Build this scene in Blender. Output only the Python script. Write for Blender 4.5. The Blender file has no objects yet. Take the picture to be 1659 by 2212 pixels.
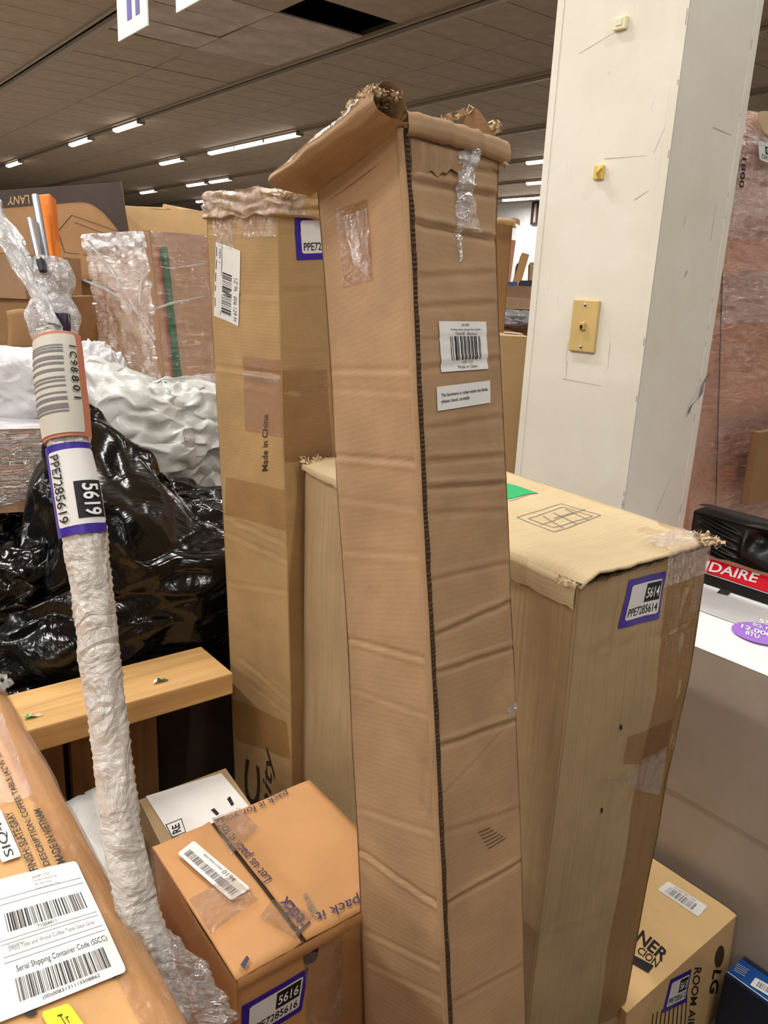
import bpy, bmesh, math, random
from mathutils import Vector, Matrix, noise
random.seed(7)
scene = bpy.context.scene
COL = scene.collection
V = Vector
# ------------------------------------------------------------------ camera
IW, IH, FPX = 1659.0, 2212.0, 1720.0
CAMP = V((0, 0, 1.5))
down = V((-280, 6058, FPX)).normalized()
UPC = -down
fy = (V((0, 0, 1)) - UPC * UPC.z).normalized()
fx = fy.cross(UPC).normalized()
RC = Matrix((fx, fy, UPC))              # world = RC @ (image x right, y down, z forward)
cam_d = bpy.data.cameras.new('camera'); cam = bpy.data.objects.new('camera', cam_d); COL.objects.link(cam)
cam_d.sensor_fit = 'VERTICAL'; cam_d.sensor_height = 36.0; cam_d.sensor_width = 36.0 * IW / IH
cam_d.lens = FPX / IH * 36.0; cam_d.clip_start = .02; cam_d.clip_end = 200
cm = RC @ Matrix(((1, 0, 0), (0, -1, 0), (0, 0, -1)))
cam.matrix_world = Matrix.Translation(CAMP) @ cm.to_4x4()
scene.camera = cam
# ------------------------------------------------------------------ view, world
scene.view_settings.view_transform = 'Standard'
scene.view_settings.look = 'None'
scene.view_settings.gamma = 1.0
scene.view_settings.use_curve_mapping = False
scene.view_settings.exposure = -0.12
w = bpy.data.worlds.new('hall_ambient'); scene.world = w; w.use_nodes = True
w.node_tree.nodes['Background'].inputs[0].default_value = (1.0, .97, .93, 1)
w.node_tree.nodes['Background'].inputs[1].default_value = 0.10
LAMP_W = 34.0          # power of each fluorescent fixture near the goods
TUBE_E = 9.0           # emission of the visible diffusers

GD = V((-.6229, .7823, 0)); ND = V((.7823, .6229, 0))      # the building's two horizontal directions
def L(n, g, z): return ND * n + GD * g + V((0, 0, z))

# ------------------------------------------------------------------ picture <-> world helpers
def ray(px, py): return RC @ V(((px - IW / 2) / FPX, (py - IH / 2) / FPX, 1.0))
def at(px, py, d): return CAMP + ray(px, py) * d
def atz(px, py, z): r = ray(px, py); return CAMP + r * ((z - CAMP.z) / r.z)
def onp(px, py, P, N): r = ray(px, py); return CAMP + r * ((P - CAMP).dot(N) / r.dot(N))
def on_n(px, py, n): return onp(px, py, ND * n, ND)
def on_g(px, py, g): return onp(px, py, GD * g, GD)
def proj(P): c = RC.transposed() @ (P - CAMP); return (IW / 2 + FPX * c.x / c.z, IH / 2 + FPX * c.y / c.z)
def dep(P): return (RC.transposed() @ (P - CAMP)).z
def ng(P): return (P.dot(ND), P.dot(GD), P.z)

# ------------------------------------------------------------------ materials
def S(r, g, b):
    f = lambda c: (c / 255 / 12.92) if c / 255 <= .04045 else ((c / 255 + .055) / 1.055) ** 2.4
    return (f(r), f(g), f(b), 1)
class NT:
    def __init__(s, name):
        s.m = bpy.data.materials.new(name); s.m.use_nodes = True; s.t = s.m.node_tree
        s.t.nodes.clear(); s.out = s.n('ShaderNodeOutputMaterial')
    def n(s, k, **kw):
        x = s.t.nodes.new(k)
        for a, b in kw.items():
            if a.startswith('i_'): x.inputs[a[2:].replace('_', ' ')].default_value = b
            else: setattr(x, a, b)
        return x
    def l(s, a, b): s.t.links.new(a, b)
    def coord(s, kind='Object', scale=(1, 1, 1)):
        c = s.n('ShaderNodeTexCoord'); m = s.n('ShaderNodeMapping'); m.inputs['Scale'].default_value = scale
        s.l(c.outputs[kind], m.inputs['Vector']); return m.outputs[0]
    def noise(s, vec, scale, detail=3, rough=.5, dist=0):
        x = s.n('ShaderNodeTexNoise'); x.inputs['Scale'].default_value = scale; x.inputs['Detail'].default_value = detail
        x.inputs['Roughness'].default_value = rough; x.inputs['Distortion'].default_value = dist
        s.l(vec, x.inputs['Vector']); return x.outputs['Fac']
    def ramp(s, f, stops):
        r = s.n('ShaderNodeValToRGB'); e = r.color_ramp.elements
        while len(e) > 1: e.remove(e[0])
        for i, (p, c) in enumerate(stops):
            k = e[0] if i == 0 else e.new(p)
            k.position = p; k.color = c if hasattr(c, '__len__') else (c, c, c, 1)
        s.l(f, r.inputs[0]); return r.outputs[0]
    def mix(s, f, a, b, kind='MIX'):
        x = s.n('ShaderNodeMix', data_type='RGBA', blend_type=kind)
        for v, i in ((f, 0), (a, 6), (b, 7)):
            if hasattr(v, 'links') or hasattr(v, 'is_linked'): s.l(v, x.inputs[i])
            else: x.inputs[i].default_value = v
        return x.outputs[2]
    def math(s, op, a, b=0.0):
        x = s.n('ShaderNodeMath', operation=op)
        for v, i in ((a, 0), (b, 1)):
            if hasattr(v, 'is_linked'): s.l(v, x.inputs[i])
            else: x.inputs[i].default_value = v
        return x.outputs[0]
    def bump(s, h, strength, dist, prev=None):
        b = s.n('ShaderNodeBump'); b.inputs['Strength'].default_value = strength; b.inputs['Distance'].default_value = dist
        s.l(h, b.inputs['Height'])
        if prev is not None: s.l(prev, b.inputs['Normal'])
        return b.outputs[0]
    def prin(s, col, rough=.6, nor=None, metal=0, spec=.5, **kw):
        p = s.n('ShaderNodeBsdfPrincipled')
        if hasattr(col, 'is_linked'): s.l(col, p.inputs['Base Color'])
        else: p.inputs['Base Color'].default_value = col
        if hasattr(rough, 'is_linked'): s.l(rough, p.inputs['Roughness'])
        else: p.inputs['Roughness'].default_value = rough
        p.inputs['Metallic'].default_value = metal; p.inputs['Specular IOR Level'].default_value = spec
        for k, v in kw.items(): p.inputs[k.replace('_', ' ')].default_value = v
        if nor is not None: s.l(nor, p.inputs['Normal'])
        return p.outputs[0]
    def done(s, sh): s.l(sh, s.out.inputs[0]); return s.m

def vm(c, k): return (c[0] * k, c[1] * k, c[2] * k, 1)
def plain(name, col, rough=.6, metal=0, spec=.4, bump=0, bscale=60):
    t = NT(name); c = t.coord()
    f = t.noise(c, 14, 4)
    cc = t.mix(t.ramp(f, [(.3, 0.0), (.7, 1.0)]), vm(col, .9), col)
    nor = t.bump(t.noise(c, bscale, 4), bump, .002) if bump else None
    return t.done(t.prin(cc, rough, nor, metal, spec))
def kraft(name, col, flute='U', fs=1.0, pitch=.0065, stain=.25, rough=.72):
    """corrugated board: mottled paper colour, fibres, faint flutes across UV (metres)"""
    t = NT(name); uv = t.coord('UV')
    big = t.noise(uv, 7, 5, .6, .4); mid = t.noise(t.coord('UV', (30, 30, 30)), 1, 4)
    fib = t.noise(t.coord('UV', (900, 250, 1) if flute == 'V' else (250, 900, 1)), 1, 3, .7)
    c = t.mix(t.ramp(big, [(.32, 0.0), (.68, 1.0)]), vm(col, 1 - stain), vm(col, 1 + stain * .35))
    c = t.mix(t.math('MULTIPLY', t.ramp(mid, [(.35, 0.0), (.75, 1.0)]), .22), c, vm(col, .78))
    c = t.mix(t.math('MULTIPLY', fib, .12), c, vm(col, .6))
    st = t.noise(t.coord('UV', (5, 11, 1)), 1, 6, .65, 1.2)
    c = t.mix(t.ramp(st, [(.60, 0.0), (.80, stain * 1.6)]), c, vm(col, .42))
    wv = t.n('ShaderNodeTexWave', wave_type='BANDS', bands_direction='X' if flute == 'U' else 'Y')
    wv.inputs['Scale'].default_value = 1 / pitch / 3.18 * .5 * 2 * math.pi / 3.14
    wv.inputs['Distortion'].default_value = .6; wv.inputs['Detail'].default_value = 2; wv.inputs['Detail Scale'].default_value = .4
    t.l(uv, wv.inputs['Vector'])
    st2 = t.noise(t.coord('UV', (220, 3, 1) if flute == 'U' else (3, 220, 1)), 1, 3, .6)
    if fs > .5:
        c = t.mix(t.ramp(st2, [(.5, 0.0), (.72, .28 * fs)]), c, vm(col, .5))
    n1 = t.bump(wv.outputs['Fac'], .16 * fs, .001)
    n2 = t.bump(big, .35, .006, n1)
    n3 = t.bump(t.noise(uv, 260, 3), .12, .001, n2)
    return t.done(t.prin(c, rough, n3, 0, .3))
def film(name, tint=(1, 1, 1, 1), haze=.12, gloss=.3, bscale=(60, 60, 60), bst=.9, white=(.9, .9, .9, 1), crease=.5, rough=.12):
    """thin clear plastic: see-through, with haze and crumpled gloss"""
    t = NT(name); c = t.coord('UV', bscale)
    nf = t.noise(c, 1, 5, .62, .8)
    rid = t.ramp(nf, [(.44, 0.0), (.5, 1.0), (.56, 0.0)])
    h = t.math('ADD', nf, t.math('MULTIPLY', rid, .25))
    b = t.bump(h, bst, .006)
    tr = t.n('ShaderNodeBsdfTransparent'); tr.inputs[0].default_value = tint
    gl = t.n('ShaderNodeBsdfGlossy'); gl.inputs['Roughness'].default_value = rough; gl.inputs[0].default_value = (1, 1, 1, 1); t.l(b, gl.inputs['Normal'])
    df = t.n('ShaderNodeBsdfDiffuse'); df.inputs[0].default_value = white; t.l(b, df.inputs['Normal'])
    m1 = t.n('ShaderNodeMixShader'); t.l(tr.outputs[0], m1.inputs[1]); t.l(df.outputs[0], m1.inputs[2])
    hz = t.math('ADD', t.math('MULTIPLY', rid, crease), haze); hz = t.math('MINIMUM', hz, .95); t.l(hz, m1.inputs[0])
    lw = t.n('ShaderNodeLayerWeight'); lw.inputs[0].default_value = .35; t.l(b, lw.inputs['Normal'])
    fr = t.math('MINIMUM', t.math('ADD', t.math('MULTIPLY', lw.outputs['Fresnel'], gloss), gloss * .14), .95)
    m2 = t.n('ShaderNodeMixShader'); t.l(m1.outputs[0], m2.inputs[1]); t.l(gl.outputs[0], m2.inputs[2]); t.l(fr, m2.inputs[0])
    return t.done(m2.outputs[0])
def crinkle(name, col, rough, bscale=14, bst=.6, dist=.02, spec=.6, white=None):
    """opaque plastic sheet with folds"""
    t = NT(name); c = t.coord('Object')
    v = t.n('ShaderNodeTexVoronoi', feature='DISTANCE_TO_EDGE'); v.inputs['Scale'].default_value = bscale
    nn = t.n('ShaderNodeTexNoise'); nn.inputs['Scale'].default_value = 5; t.l(c, nn.inputs['Vector'])
    t.l(t.mix(.35, c, nn.outputs['Color']), v.inputs['Vector'])
    nf = t.noise(c, bscale * .6, 5, .55, 1.5)
    h = t.math('ADD', t.math('MULTIPLY', v.outputs['Distance'], .6), nf)
    b = t.bump(h, bst, dist)
    cc = t.mix(t.ramp(nf, [(.35, 0.0), (.65, 1.0)]), vm(col, .85), col)
    return t.done(t.prin(cc, rough, b, 0, spec))
def wood(name, col, axis=0, sc=1.0):
    t = NT(name)
    s = [26 * sc, 26 * sc, 26 * sc]; s[axis] = 1.6 * sc
    c = t.coord('Object', tuple(s)); f = t.noise(c, 1, 5, .6, .6)
    g = t.noise(t.coord('Object', tuple(5 if i != axis else .6 for i in range(3))), 3, 3)
    cc = t.mix(t.ramp(f, [(.3, 0.0), (.62, 1.0)]), vm(col, .62), col)
    cc = t.mix(t.ramp(g, [(.5, 0.0), (.75, .6)]), cc, vm(col, .55))
    return t.done(t.prin(cc, .6, t.bump(f, .25, .003), 0, .35))

K_A = kraft('kraft_pinkish', S(172, 139, 104), 'V', .45, stain=.22)
K_B = kraft('kraft_yellow', S(176, 143, 98), 'V', .5, stain=.2)
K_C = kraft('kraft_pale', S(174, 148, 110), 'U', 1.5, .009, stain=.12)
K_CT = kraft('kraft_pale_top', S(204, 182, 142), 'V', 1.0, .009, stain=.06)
K_D = kraft('kraft_orange', S(200, 148, 96), 'V', .3, stain=.12)
K_E = kraft('kraft_honey', S(206, 158, 104), 'U', .25, stain=.08)
K_G = kraft('kraft_light', S(212, 176, 124), 'V', .2, stain=.06)
K_BG = kraft('kraft_background', S(160, 122, 82), 'V', .3, stain=.15)
K_BG2 = kraft('kraft_background_pale', S(190, 158, 112), 'V', .3, stain=.1)
K_PK = kraft('kraft_pink_wrapped', S(212, 152, 122), 'V', .3, stain=.14)
K_TN = kraft('kraft_wrapped_box', S(170, 134, 104), 'V', .4, stain=.1)
TORN = plain('torn_paper', S(204, 180, 144), .95, spec=.1)
RAW = kraft('raw_edge', S(74, 53, 34), 'V', 1.5, .005, stain=.4)
TAPE = film('packing_tape', (.93, .87, .77, 1), .01, .14, (90, 260, 1), .3, (.6, .42, .26, 1), .0, .1)
TAPED = film('brown_tape', (.83, .72, .55, 1), .0, .12, (90, 200, 1), .4, (.6, .42, .26, 1), .0, .12)
TAPE2 = film('tape_wrinkled', (.96, .93, .89, 1), .0, .42, (140, 80, 1), 1.0, (.8, .7, .6, 1), .035, .07)
CLEAR = film('stretch_film', (.97, .95, .93, 1), .01, .35, (12, 50, 1), 1.0, (.86, .82, .8, 1), .03, .08)
CLEAR2 = film('loose_film', (.96, .96, .97, 1), .10, .45, (30, 30, 1), 1.0, (.85, .85, .87, 1), .22, .12)
BUBBLE = crinkle('bubble_wrap', S(206, 198, 190), .28, 38, .9, .012, .7)
WHITEPOLY = crinkle('white_poly_bag', S(200, 200, 196), .3, 7, .5, .02, .5)
GREYPOLY = crinkle('frosted_poly', S(205, 203, 205), .25, 12, .6, .02, .6)
BLACKPOLY = crinkle('black_bag', S(8, 8, 9), .17, 8, .34, .022, .5)
BLK = plain('black_plastic', S(16, 16, 17), .35, spec=.5)
INK = plain('black_ink', S(24, 20, 22), .6)
INKP = plain('purple_ink', S(40, 24, 74), .5)
INKG = plain('grey_ink', S(120, 116, 116), .6)
INKB = plain('brown_ink', S(66, 44, 30), .7)
PAPER = plain('label_paper', S(226, 224, 220), .45)
PURPLE = plain('purple_border', S(58, 34, 148), .4)
VIOLET = plain('violet_paper', S(186, 92, 216), .5)
YELLOW = plain('yellow_sticker', S(246, 212, 20), .45)
GREEN = plain('green_print', S(20, 170, 96), .6)
DGREEN = plain('green_stripe', S(32, 84, 46), .5)
RED = plain('red_print', S(226, 26, 42), .35)
REDL = plain('red_line', S(170, 70, 50), .5)
LILAC = plain('lilac_print', S(160, 112, 206), .4)
WHITEP = plain('white_print', S(238, 238, 238), .35)
GREYP = plain('grey_print', S(176, 172, 170), .4)
TAUPE = plain('taupe_carton', S(172, 158, 144), .32, spec=.6, bump=.05, bscale=6)
ORANGE = plain('orange_plastic', S(250, 140, 26), .35)
PEACH = plain('peach_sleeve', S(196, 122, 92), .5)
STEEL = plain('steel', S(170, 175, 182), .3, 1)
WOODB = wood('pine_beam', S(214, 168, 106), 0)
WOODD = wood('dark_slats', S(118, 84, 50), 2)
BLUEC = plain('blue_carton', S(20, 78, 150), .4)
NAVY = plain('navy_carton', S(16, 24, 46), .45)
IVORY = plain('ivory_plate', S(206, 176, 112), .4)
YFOAM = plain('yellow_foam', S(222, 190, 96), .8)
FOAM = plain('foam_tag', S(238, 230, 190), .9)
DUCT = plain('duct_tape', S(108, 112, 124), .45)

# ------------------------------------------------------------------ mesh building
class MB:
    def __init__(s): s.v = []; s.f = []; s.uv = {}
    def vert(s, p, uv=None):
        s.v.append(tuple(p))
        if uv is not None: s.uv[len(s.v) - 1] = uv
        return len(s.v) - 1
    def grid(s, fn, nu, nv, us=None, vs=None, uvfn=None, flip=False):
        us = us or [i / nu for i in range(nu + 1)]; vs = vs or [j / nv for j in range(nv + 1)]
        b = len(s.v); W = len(us)
        for v in vs:
            for u in us: s.vert(fn(u, v), uvfn(u, v) if uvfn else (u, v))
        for j in range(len(vs) - 1):
            for i in range(W - 1):
                q = (b + j * W + i, b + j * W + i + 1, b + (j + 1) * W + i + 1, b + (j + 1) * W + i)
                s.f.append(q[::-1] if flip else q)
    def box(s, c, ax, ay, az):
        """c centre; ax, ay, az half vectors"""
        b = len(s.v)
        for k in (-1, 1):
            for j in (-1, 1):
                for i in (-1, 1): s.vert(c + ax * i + ay * j + az * k, (i * ax.length + k * .3, j * ay.length + k * az.length))
        for q in ((0, 2, 3, 1), (4, 5, 7, 6), (0, 1, 5, 4), (2, 6, 7, 3), (0, 4, 6, 2), (1, 3, 7, 5)):
            s.f.append(tuple(b + i for i in q))
    def quad(s, a, b_, c, d):
        b = len(s.v)
        for p, uv in ((a, (0, 0)), (b_, (1, 0)), (c, (1, 1)), (d, (0, 1))): s.vert(p, uv)
        s.f.append((b, b + 1, b + 2, b + 3))
    def tube(s, pts, rad, seg=10, caps=True):
        rs = rad if hasattr(rad, '__len__') else [rad] * len(pts)
        b = len(s.v); up = V((.1, .2, 1)).normalized(); acc = 0
        for i, p in enumerate(pts):
            t = (pts[min(i + 1, len(pts) - 1)] - pts[max(i - 1, 0)]).normalized()
            x = t.cross(up).normalized() if abs(t.dot(up)) < .98 else t.cross(V((1, 0, 0))).normalized(); y = t.cross(x)
            if i: acc += (pts[i] - pts[i - 1]).length
            for k in range(seg):
                a = 2 * math.pi * k / seg; s.vert(p + (x * math.cos(a) + y * math.sin(a)) * rs[i], (k / seg * .1, acc))
        for i in range(len(pts) - 1):
            for k in range(seg):
                s.f.append((b + i * seg + k, b + i * seg + (k + 1) % seg, b + (i + 1) * seg + (k + 1) % seg, b + (i + 1) * seg + k))
        if caps:
            s.f.append(tuple(b + k for k in range(seg))); e = b + (len(pts) - 1) * seg
            s.f.append(tuple(e + k for k in reversed(range(seg))))
    def build(s, name, mat, parent=None, smooth=False, bevel=0):
        me = bpy.data.meshes.new(name); me.from_pydata(s.v, [], s.f); me.validate()
        ul = me.uv_layers.new(name='UVMap'); vi = [0] * len(me.loops); me.loops.foreach_get('vertex_index', vi)
        fl = []
        for i in vi: fl += s.uv.get(i, (0, 0))
        ul.data.foreach_set('uv', fl)
        me.materials.append(mat)
        if smooth: me.polygons.foreach_set('use_smooth', [True] * len(me.polygons))
        o = bpy.data.objects.new(name, me); COL.objects.link(o)
        if parent is not None: o.parent = parent; o.matrix_parent_inverse = Matrix.Translation(parent.location).inverted()
        if bevel:
            m = o.modifiers.new('bevel', 'BEVEL'); m.width = bevel; m.segments = 2
        me.update(); return o
def thing(name, loc, label, cat, group=None):
    o = bpy.data.objects.new(name, None); o.empty_display_size = .05; COL.objects.link(o); o.location = loc
    o['label'] = label; o['category'] = cat
    if group: o['group'] = group
    return o
def tag(o, label, cat, group=None):
    o['label'] = label; o['category'] = cat
    if group: o['group'] = group
    return o
def struct(o): o['kind'] = 'structure'; return o

_tc = {}
def glyphs(s, bold=0.0, shear=0.0):
    k = (s, bold, shear)
    if k in _tc: return _tc[k]
    cu = bpy.data.curves.new('t', 'FONT'); cu.body = s; cu.size = 1; cu.offset = bold; cu.shear = shear
    cu.resolution_u = 3; cu.fill_mode = 'FRONT'
    o = bpy.data.objects.new('t', cu); COL.objects.link(o)
    dg = bpy.context.evaluated_depsgraph_get(); dg.update()
    me = bpy.data.meshes.new_from_object(o.evaluated_get(dg))
    vs = [(v.co.x, v.co.y) for v in me.vertices]; fs = [tuple(p.vertices) for p in me.polygons]
    bpy.data.objects.remove(o); bpy.data.curves.remove(cu); bpy.data.meshes.remove(me)
    x0 = min(v[0] for v in vs); x1 = max(v[0] for v in vs)
    y0 = min(v[1] for v in vs); y1 = max(v[1] for v in vs)
    vs = [((x - x0) / (x1 - x0), (y - y0) / (y1 - y0)) for x, y in vs]
    _tc[k] = (vs, fs); return _tc[k]
def bil(q, x, y):
    """q: TL,TR,BR,BL; x right, y down"""
    a = [q[0][i] * (1 - x) + q[1][i] * x for i in range(len(q[0]))]
    b = [q[3][i] * (1 - x) + q[2][i] * x for i in range(len(q[0]))]
    return [a[i] * (1 - y) + b[i] * y for i in range(len(a))]

class Sheet:
    """a flat print laid on a surface: fn(x, y, off) -> point, x right 0..1, y down 0..1"""
    def __init__(s, fn): s.fn = fn
    def rect(s, name, mat, parent, x0=0, y0=0, x1=1, y1=1, r=0.0, off=.0008, n=8, asp=1.0, uvs=(.1, .1)):
        mb = MB(); s.add_rect(mb, x0, y0, x1, y1, r, off, n, asp, uvs); o = mb.build(name, mat, parent, True)
        return o
    def add_rect(s, mb, x0, y0, x1, y1, r=0.0, off=.0008, n=8, asp=1.0, uvs=(.1, .1), nx=None):
        if r:
            ys = [0, .1 * r, .3 * r, .6 * r, r] + [r + (1 - 2 * r) * k / n for k in range(1, n)] + [1 - r, 1 - .6 * r, 1 - .3 * r, 1 - .1 * r, 1]
        else: ys = [k / n for k in range(n + 1)]
        def f(u, v):
            ins = 0
            if r:
                d = min(v, 1 - v)
                if d < r: ins = (r - math.sqrt(max(0, r * r - (r - d) ** 2))) * asp
            uu = ins + u * (1 - 2 * ins)
            return s.fn(x0 + (x1 - x0) * uu, y0 + (y1 - y0) * v, off)
        mb.grid(f, nx or n, n, vs=ys, uvfn=lambda u, v: (u * uvs[0], v * uvs[1]))
    def text(s, mb, st, q, off=.0012, bold=.0, shear=0.0):
        """q = (x0,y0,x1,y1) box or TL,TR,BR,BL list"""
        if len(q) == 4 and not hasattr(q[0], '__len__'):
            x0, y0, x1, y1 = q; q = [(x0, y0), (x1, y0), (x1, y1), (x0, y1)]
        vs, fs = glyphs(st, bold, shear); b = len(mb.v)
        for x, y in vs:
            X, Y = bil(q, x, 1 - y); mb.vert(s.fn(X, Y, off), (x, y))
        for f in fs: mb.f.append(tuple(b + i for i in f))
    def bars(s, mb, x0, y0, x1, y1, n, off=.0012, seed=1, vert=True, nseg=8):
        rr = random.Random(seed); ws = [rr.choice((1, 1, 2, 3)) for _ in range(2 * n)]; T = sum(ws); a = 0
        for i, wd in enumerate(ws):
            if i % 2 == 0:
                if vert: s.add_rect(mb, x0 + (x1 - x0) * a / T, y0, x0 + (x1 - x0) * (a + wd) / T, y1, 0, off, nseg, nx=1)
                else: s.add_rect(mb, x0, y0 + (y1 - y0) * a / T, x1, y0 + (y1 - y0) * (a + wd) / T, 0, off, 1, nx=nseg)
            a += wd

# ------------------------------------------------------------------ cartons
class Carton:
    """four vertical edges: 0 near corner, 1 right, 2 back, 3 left. faces: 0 near-right, 1 right-back, 2 back-left, 3 left-near, 4 top"""
    def __init__(s, P, a, b, c, A, B, H, tabs=None, topoff=(0, 0, 0, 0), rnd=.004, wob=.002, seed=0):
        s.P = P; s.a = a.normalized(); s.b = b.normalized(); s.c = c.normalized(); s.A = A; s.B = B; s.H = H
        s.tabs = tabs or {}; s.topoff = topoff; s.rnd = rnd; s.wob = wob; s.seed = seed; s.creases = {0: [], 1: [], 2: [], 3: [], 4: []}
        s.base = [P, P + s.b * B, P + s.b * B + s.a * A, P + s.a * A]
        s.W = [B, A, B, A]
        s.nrm = [-s.a, s.b, s.a, -s.b, -s.c]
    def edge(s, k, v):
        o = s.topoff[k]; Q = s.base[k % 4] + s.c * (o + (s.H - o) * v)
        t = s.tabs.get(k)
        if t:
            x, y = proj(Q); d = dep(Q)
            if y <= t[0][0]: X = t[0][1] + (x - proj(s.base[k] + s.c * o)[0]) * 0
            elif y >= t[-1][0]:
                # continue with the frame's own direction
                X = t[-1][1] + (x - s._xat(k, t[-1][0]))
            else:
                for (ya, xa), (yb, xb) in zip(t, t[1:]):
                    if ya <= y <= yb: X = xa + (xb - xa) * (y - ya) / (yb - ya); break
            Q = at(X, y, d)
        return Q
    def _xat(s, k, y):
        key = ('x', k, y)
        if key in s.creases: return s.creases[key]
        lo, hi = 0.0, 1.0
        for _ in range(30):
            m = (lo + hi) / 2
            if proj(s.base[k] + s.c * s.H * m)[1] < y: lo = m
            else: hi = m
        s.creases[key] = proj(s.base[k] + s.c * s.H * lo)[0]; return s.creases[key]
    def flat(s, f, u, v):
        if f == 4:
            q = [s.edge(i, 0) for i in range(4)]
            return (q[0] * (1 - u) + q[1] * u) * (1 - v) + (q[3] * (1 - u) + q[2] * u) * v
        return s.edge(f, v) * (1 - u) + s.edge((f + 1) % 4, v) * u
    def disp(s, f, u, v):
        W = s.W[f] if f < 4 else s.B; Hh = s.H if f < 4 else s.A
        x = u * W; y = v * Hh
        ew = min(1, min(x, W - x) / .012); ew = max(0, ew)
        d = noise.noise(V((x * 9 + s.seed * 7.3, y * 6, f * 5.1))) * s.wob * ew * 2
        d += noise.noise(V((x * 30 + s.seed * 3, y * 24, f * 9.7))) * s.wob * .35 * ew
        for (x0, y0, x1, y1, dp, wd) in s.creases.get(f, ()):
            dx, dy = x1 - x0, y1 - y0; L2 = dx * dx + dy * dy + 1e-12
            t = ((x - x0) * dx + (y - y0) * dy) / L2
            tt = min(1, max(0, t)); ex = abs(t - tt) * math.sqrt(L2)
            dist = ((x - x0 - dx * t) * dy - (y - y0 - dy * t) * dx) / math.sqrt(L2)
            dist += noise.noise(V((x * 60, y * 60, 1.0))) * wd * .35
            if abs(dist) < wd * 5 and ex < .03:
                fall = math.exp(-(ex / .008) ** 2)
                q = dist / wd
                d += fall * dp * (-math.exp(-q * q) + .6 * math.exp(-((q - 2.0) / 1.1) ** 2)) * (.3 + .7 * ew)
        r = s.rnd
        if f < 4:
            m = min(x, W - x)
            if m < r * 1.5: d -= r * .35 * (1 - m / (r * 1.5)) ** 2
        return d
    def surf(s, f, u, v, off=0.0): return s.flat(f, u, v) + s.nrm[f] * (s.disp(f, u, v) + off)
    def uv(s, f, px, py):
        u, v = .5, .5
        for _ in range(25):
            p = proj(s.flat(f, u, v)); e = 1e-3
            pu = proj(s.flat(f, u + e, v)); pv = proj(s.flat(f, u, v + e))
            a, b = (pu[0] - p[0]) / e, (pv[0] - p[0]) / e; c, d = (pu[1] - p[1]) / e, (pv[1] - p[1]) / e
            D = a * d - b * c
            if abs(D) < 1e-9: break
            rx, ry = px - p[0], py - p[1]
            du, dv = (d * rx - b * ry) / D, (-c * rx + a * ry) / D
            m = max(abs(du), abs(dv)); k = min(1, .5 / m) if m > 0 else 1
            u += du * k; v += dv * k
            if m < 1e-5: break
        return (u, v)
    def crease(s, f, p0, p1, dp=.003, wd=.003):
        W = s.W[f] if f < 4 else s.B; Hh = s.H if f < 4 else s.A
        a = s.uv(f, *p0); b = s.uv(f, *p1)
        s.creases[f].append((a[0] * W, a[1] * Hh, b[0] * W, b[1] * Hh, dp, wd))
    def body(s, name, mat, parent, res=((8, 20),) * 4, vr=None, bottom=True):
        mb = MB()
        for f in range(4):
            nu, nv = res[f]
            vs = None
            if vr: a, b, m = vr; vs = [a * k / m for k in range(m + 1)] if nv > 30 else None
            if vr and nv > 30:
                a, b, m = vr; vs = [a * k / m for k in range(m)] + [a + (1 - a) * k / b for k in range(b + 1)]
            us = [0, .012, .03] + [.03 + .94 * k / nu for k in range(1, nu)] + [.97, .988, 1]
            mb.grid(lambda u, v, f=f: s.surf(f, u, v), nu, nv, us=us, vs=vs, uvfn=lambda u, v, f=f: (u * s.W[f] + f * .37, v * s.H), flip=True)
        if bottom: mb.quad(*[s.edge(i, 1) for i in range(4)])
        return mb.build(name, mat, parent, True)
    def cap(s, name, mat, parent, nu=16, nv=16, off=0.0):
        mb = MB(); mb.grid(lambda u, v: s.surf(4, u, v, off), nu, nv, uvfn=lambda u, v: (u * s.B, v * s.A)); return mb.build(name, mat, parent, True)
    def sheet(s, f, pts):
        """pts: four picture corners TL,TR,BR,BL"""
        q = [s.uv(f, *p) for p in pts]
        return Sheet(lambda x, y, off: s.surf(f, *bil(q, x, y), off))
    def sheet_uv(s, f, q): return Sheet(lambda x, y, off: s.surf(f, *bil(q, x, y), off))
    def tape(s, f, pts, parent, mat=None, n=(10, 20), name='packing_tape', off=.0009, amp=0.0):
        q = [s.uv(f, *p) for p in pts]; mb = MB()
        W = s.W[f] if f < 4 else s.B; Hh = s.H if f < 4 else s.A
        def fn(x, y):
            uu, vv = bil(q, x, y); uu = min(.998, max(.002, uu)); vv = min(1, max(.001, vv))
            o = off + (amp * (noise.noise(V((uu * W * 60, vv * Hh * 60, 3.3))) + .6) if amp else 0)
            return s.surf(f, uu, vv, max(o, .0005))
        mb.grid(fn, n[0], n[1], uvfn=lambda x, y: (bil(q, x, y)[0] * W, bil(q, x, y)[1] * Hh))
        return mb.build(name, mat or TAPE, parent, True)

def pallet_sticker(sh, parent, num, txt, name='barcode_sticker', small=False, cut=None):
    st = sh.rect(name, PURPLE, parent, r=.02, off=.0010)
    st['label'] = 'purple-bordered white sticker'
    sh.rect('white_panel', PAPER, st, .11, .13, .93, .86, r=.07, off=.0014)
    mb = MB(); sh.add_rect(mb, .52, .17, .90, .56, 0, .0018, 3); sh.text(mb, txt, (.15, .62, .89, .80), .0018, .012); mb.build('black_print', INK, st)
    mb = MB(); sh.text(mb, num, (.55, .26, .87, .48), .0022, .015); mb.build('white_number', WHITEP, st)
    return st

def sheetP(q3, N):
    """sheet on a free quad of world points TL,TR,BR,BL with outward normal N"""
    return Sheet(lambda x, y, off: V(bil(q3, x, y)) + N * off)

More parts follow.
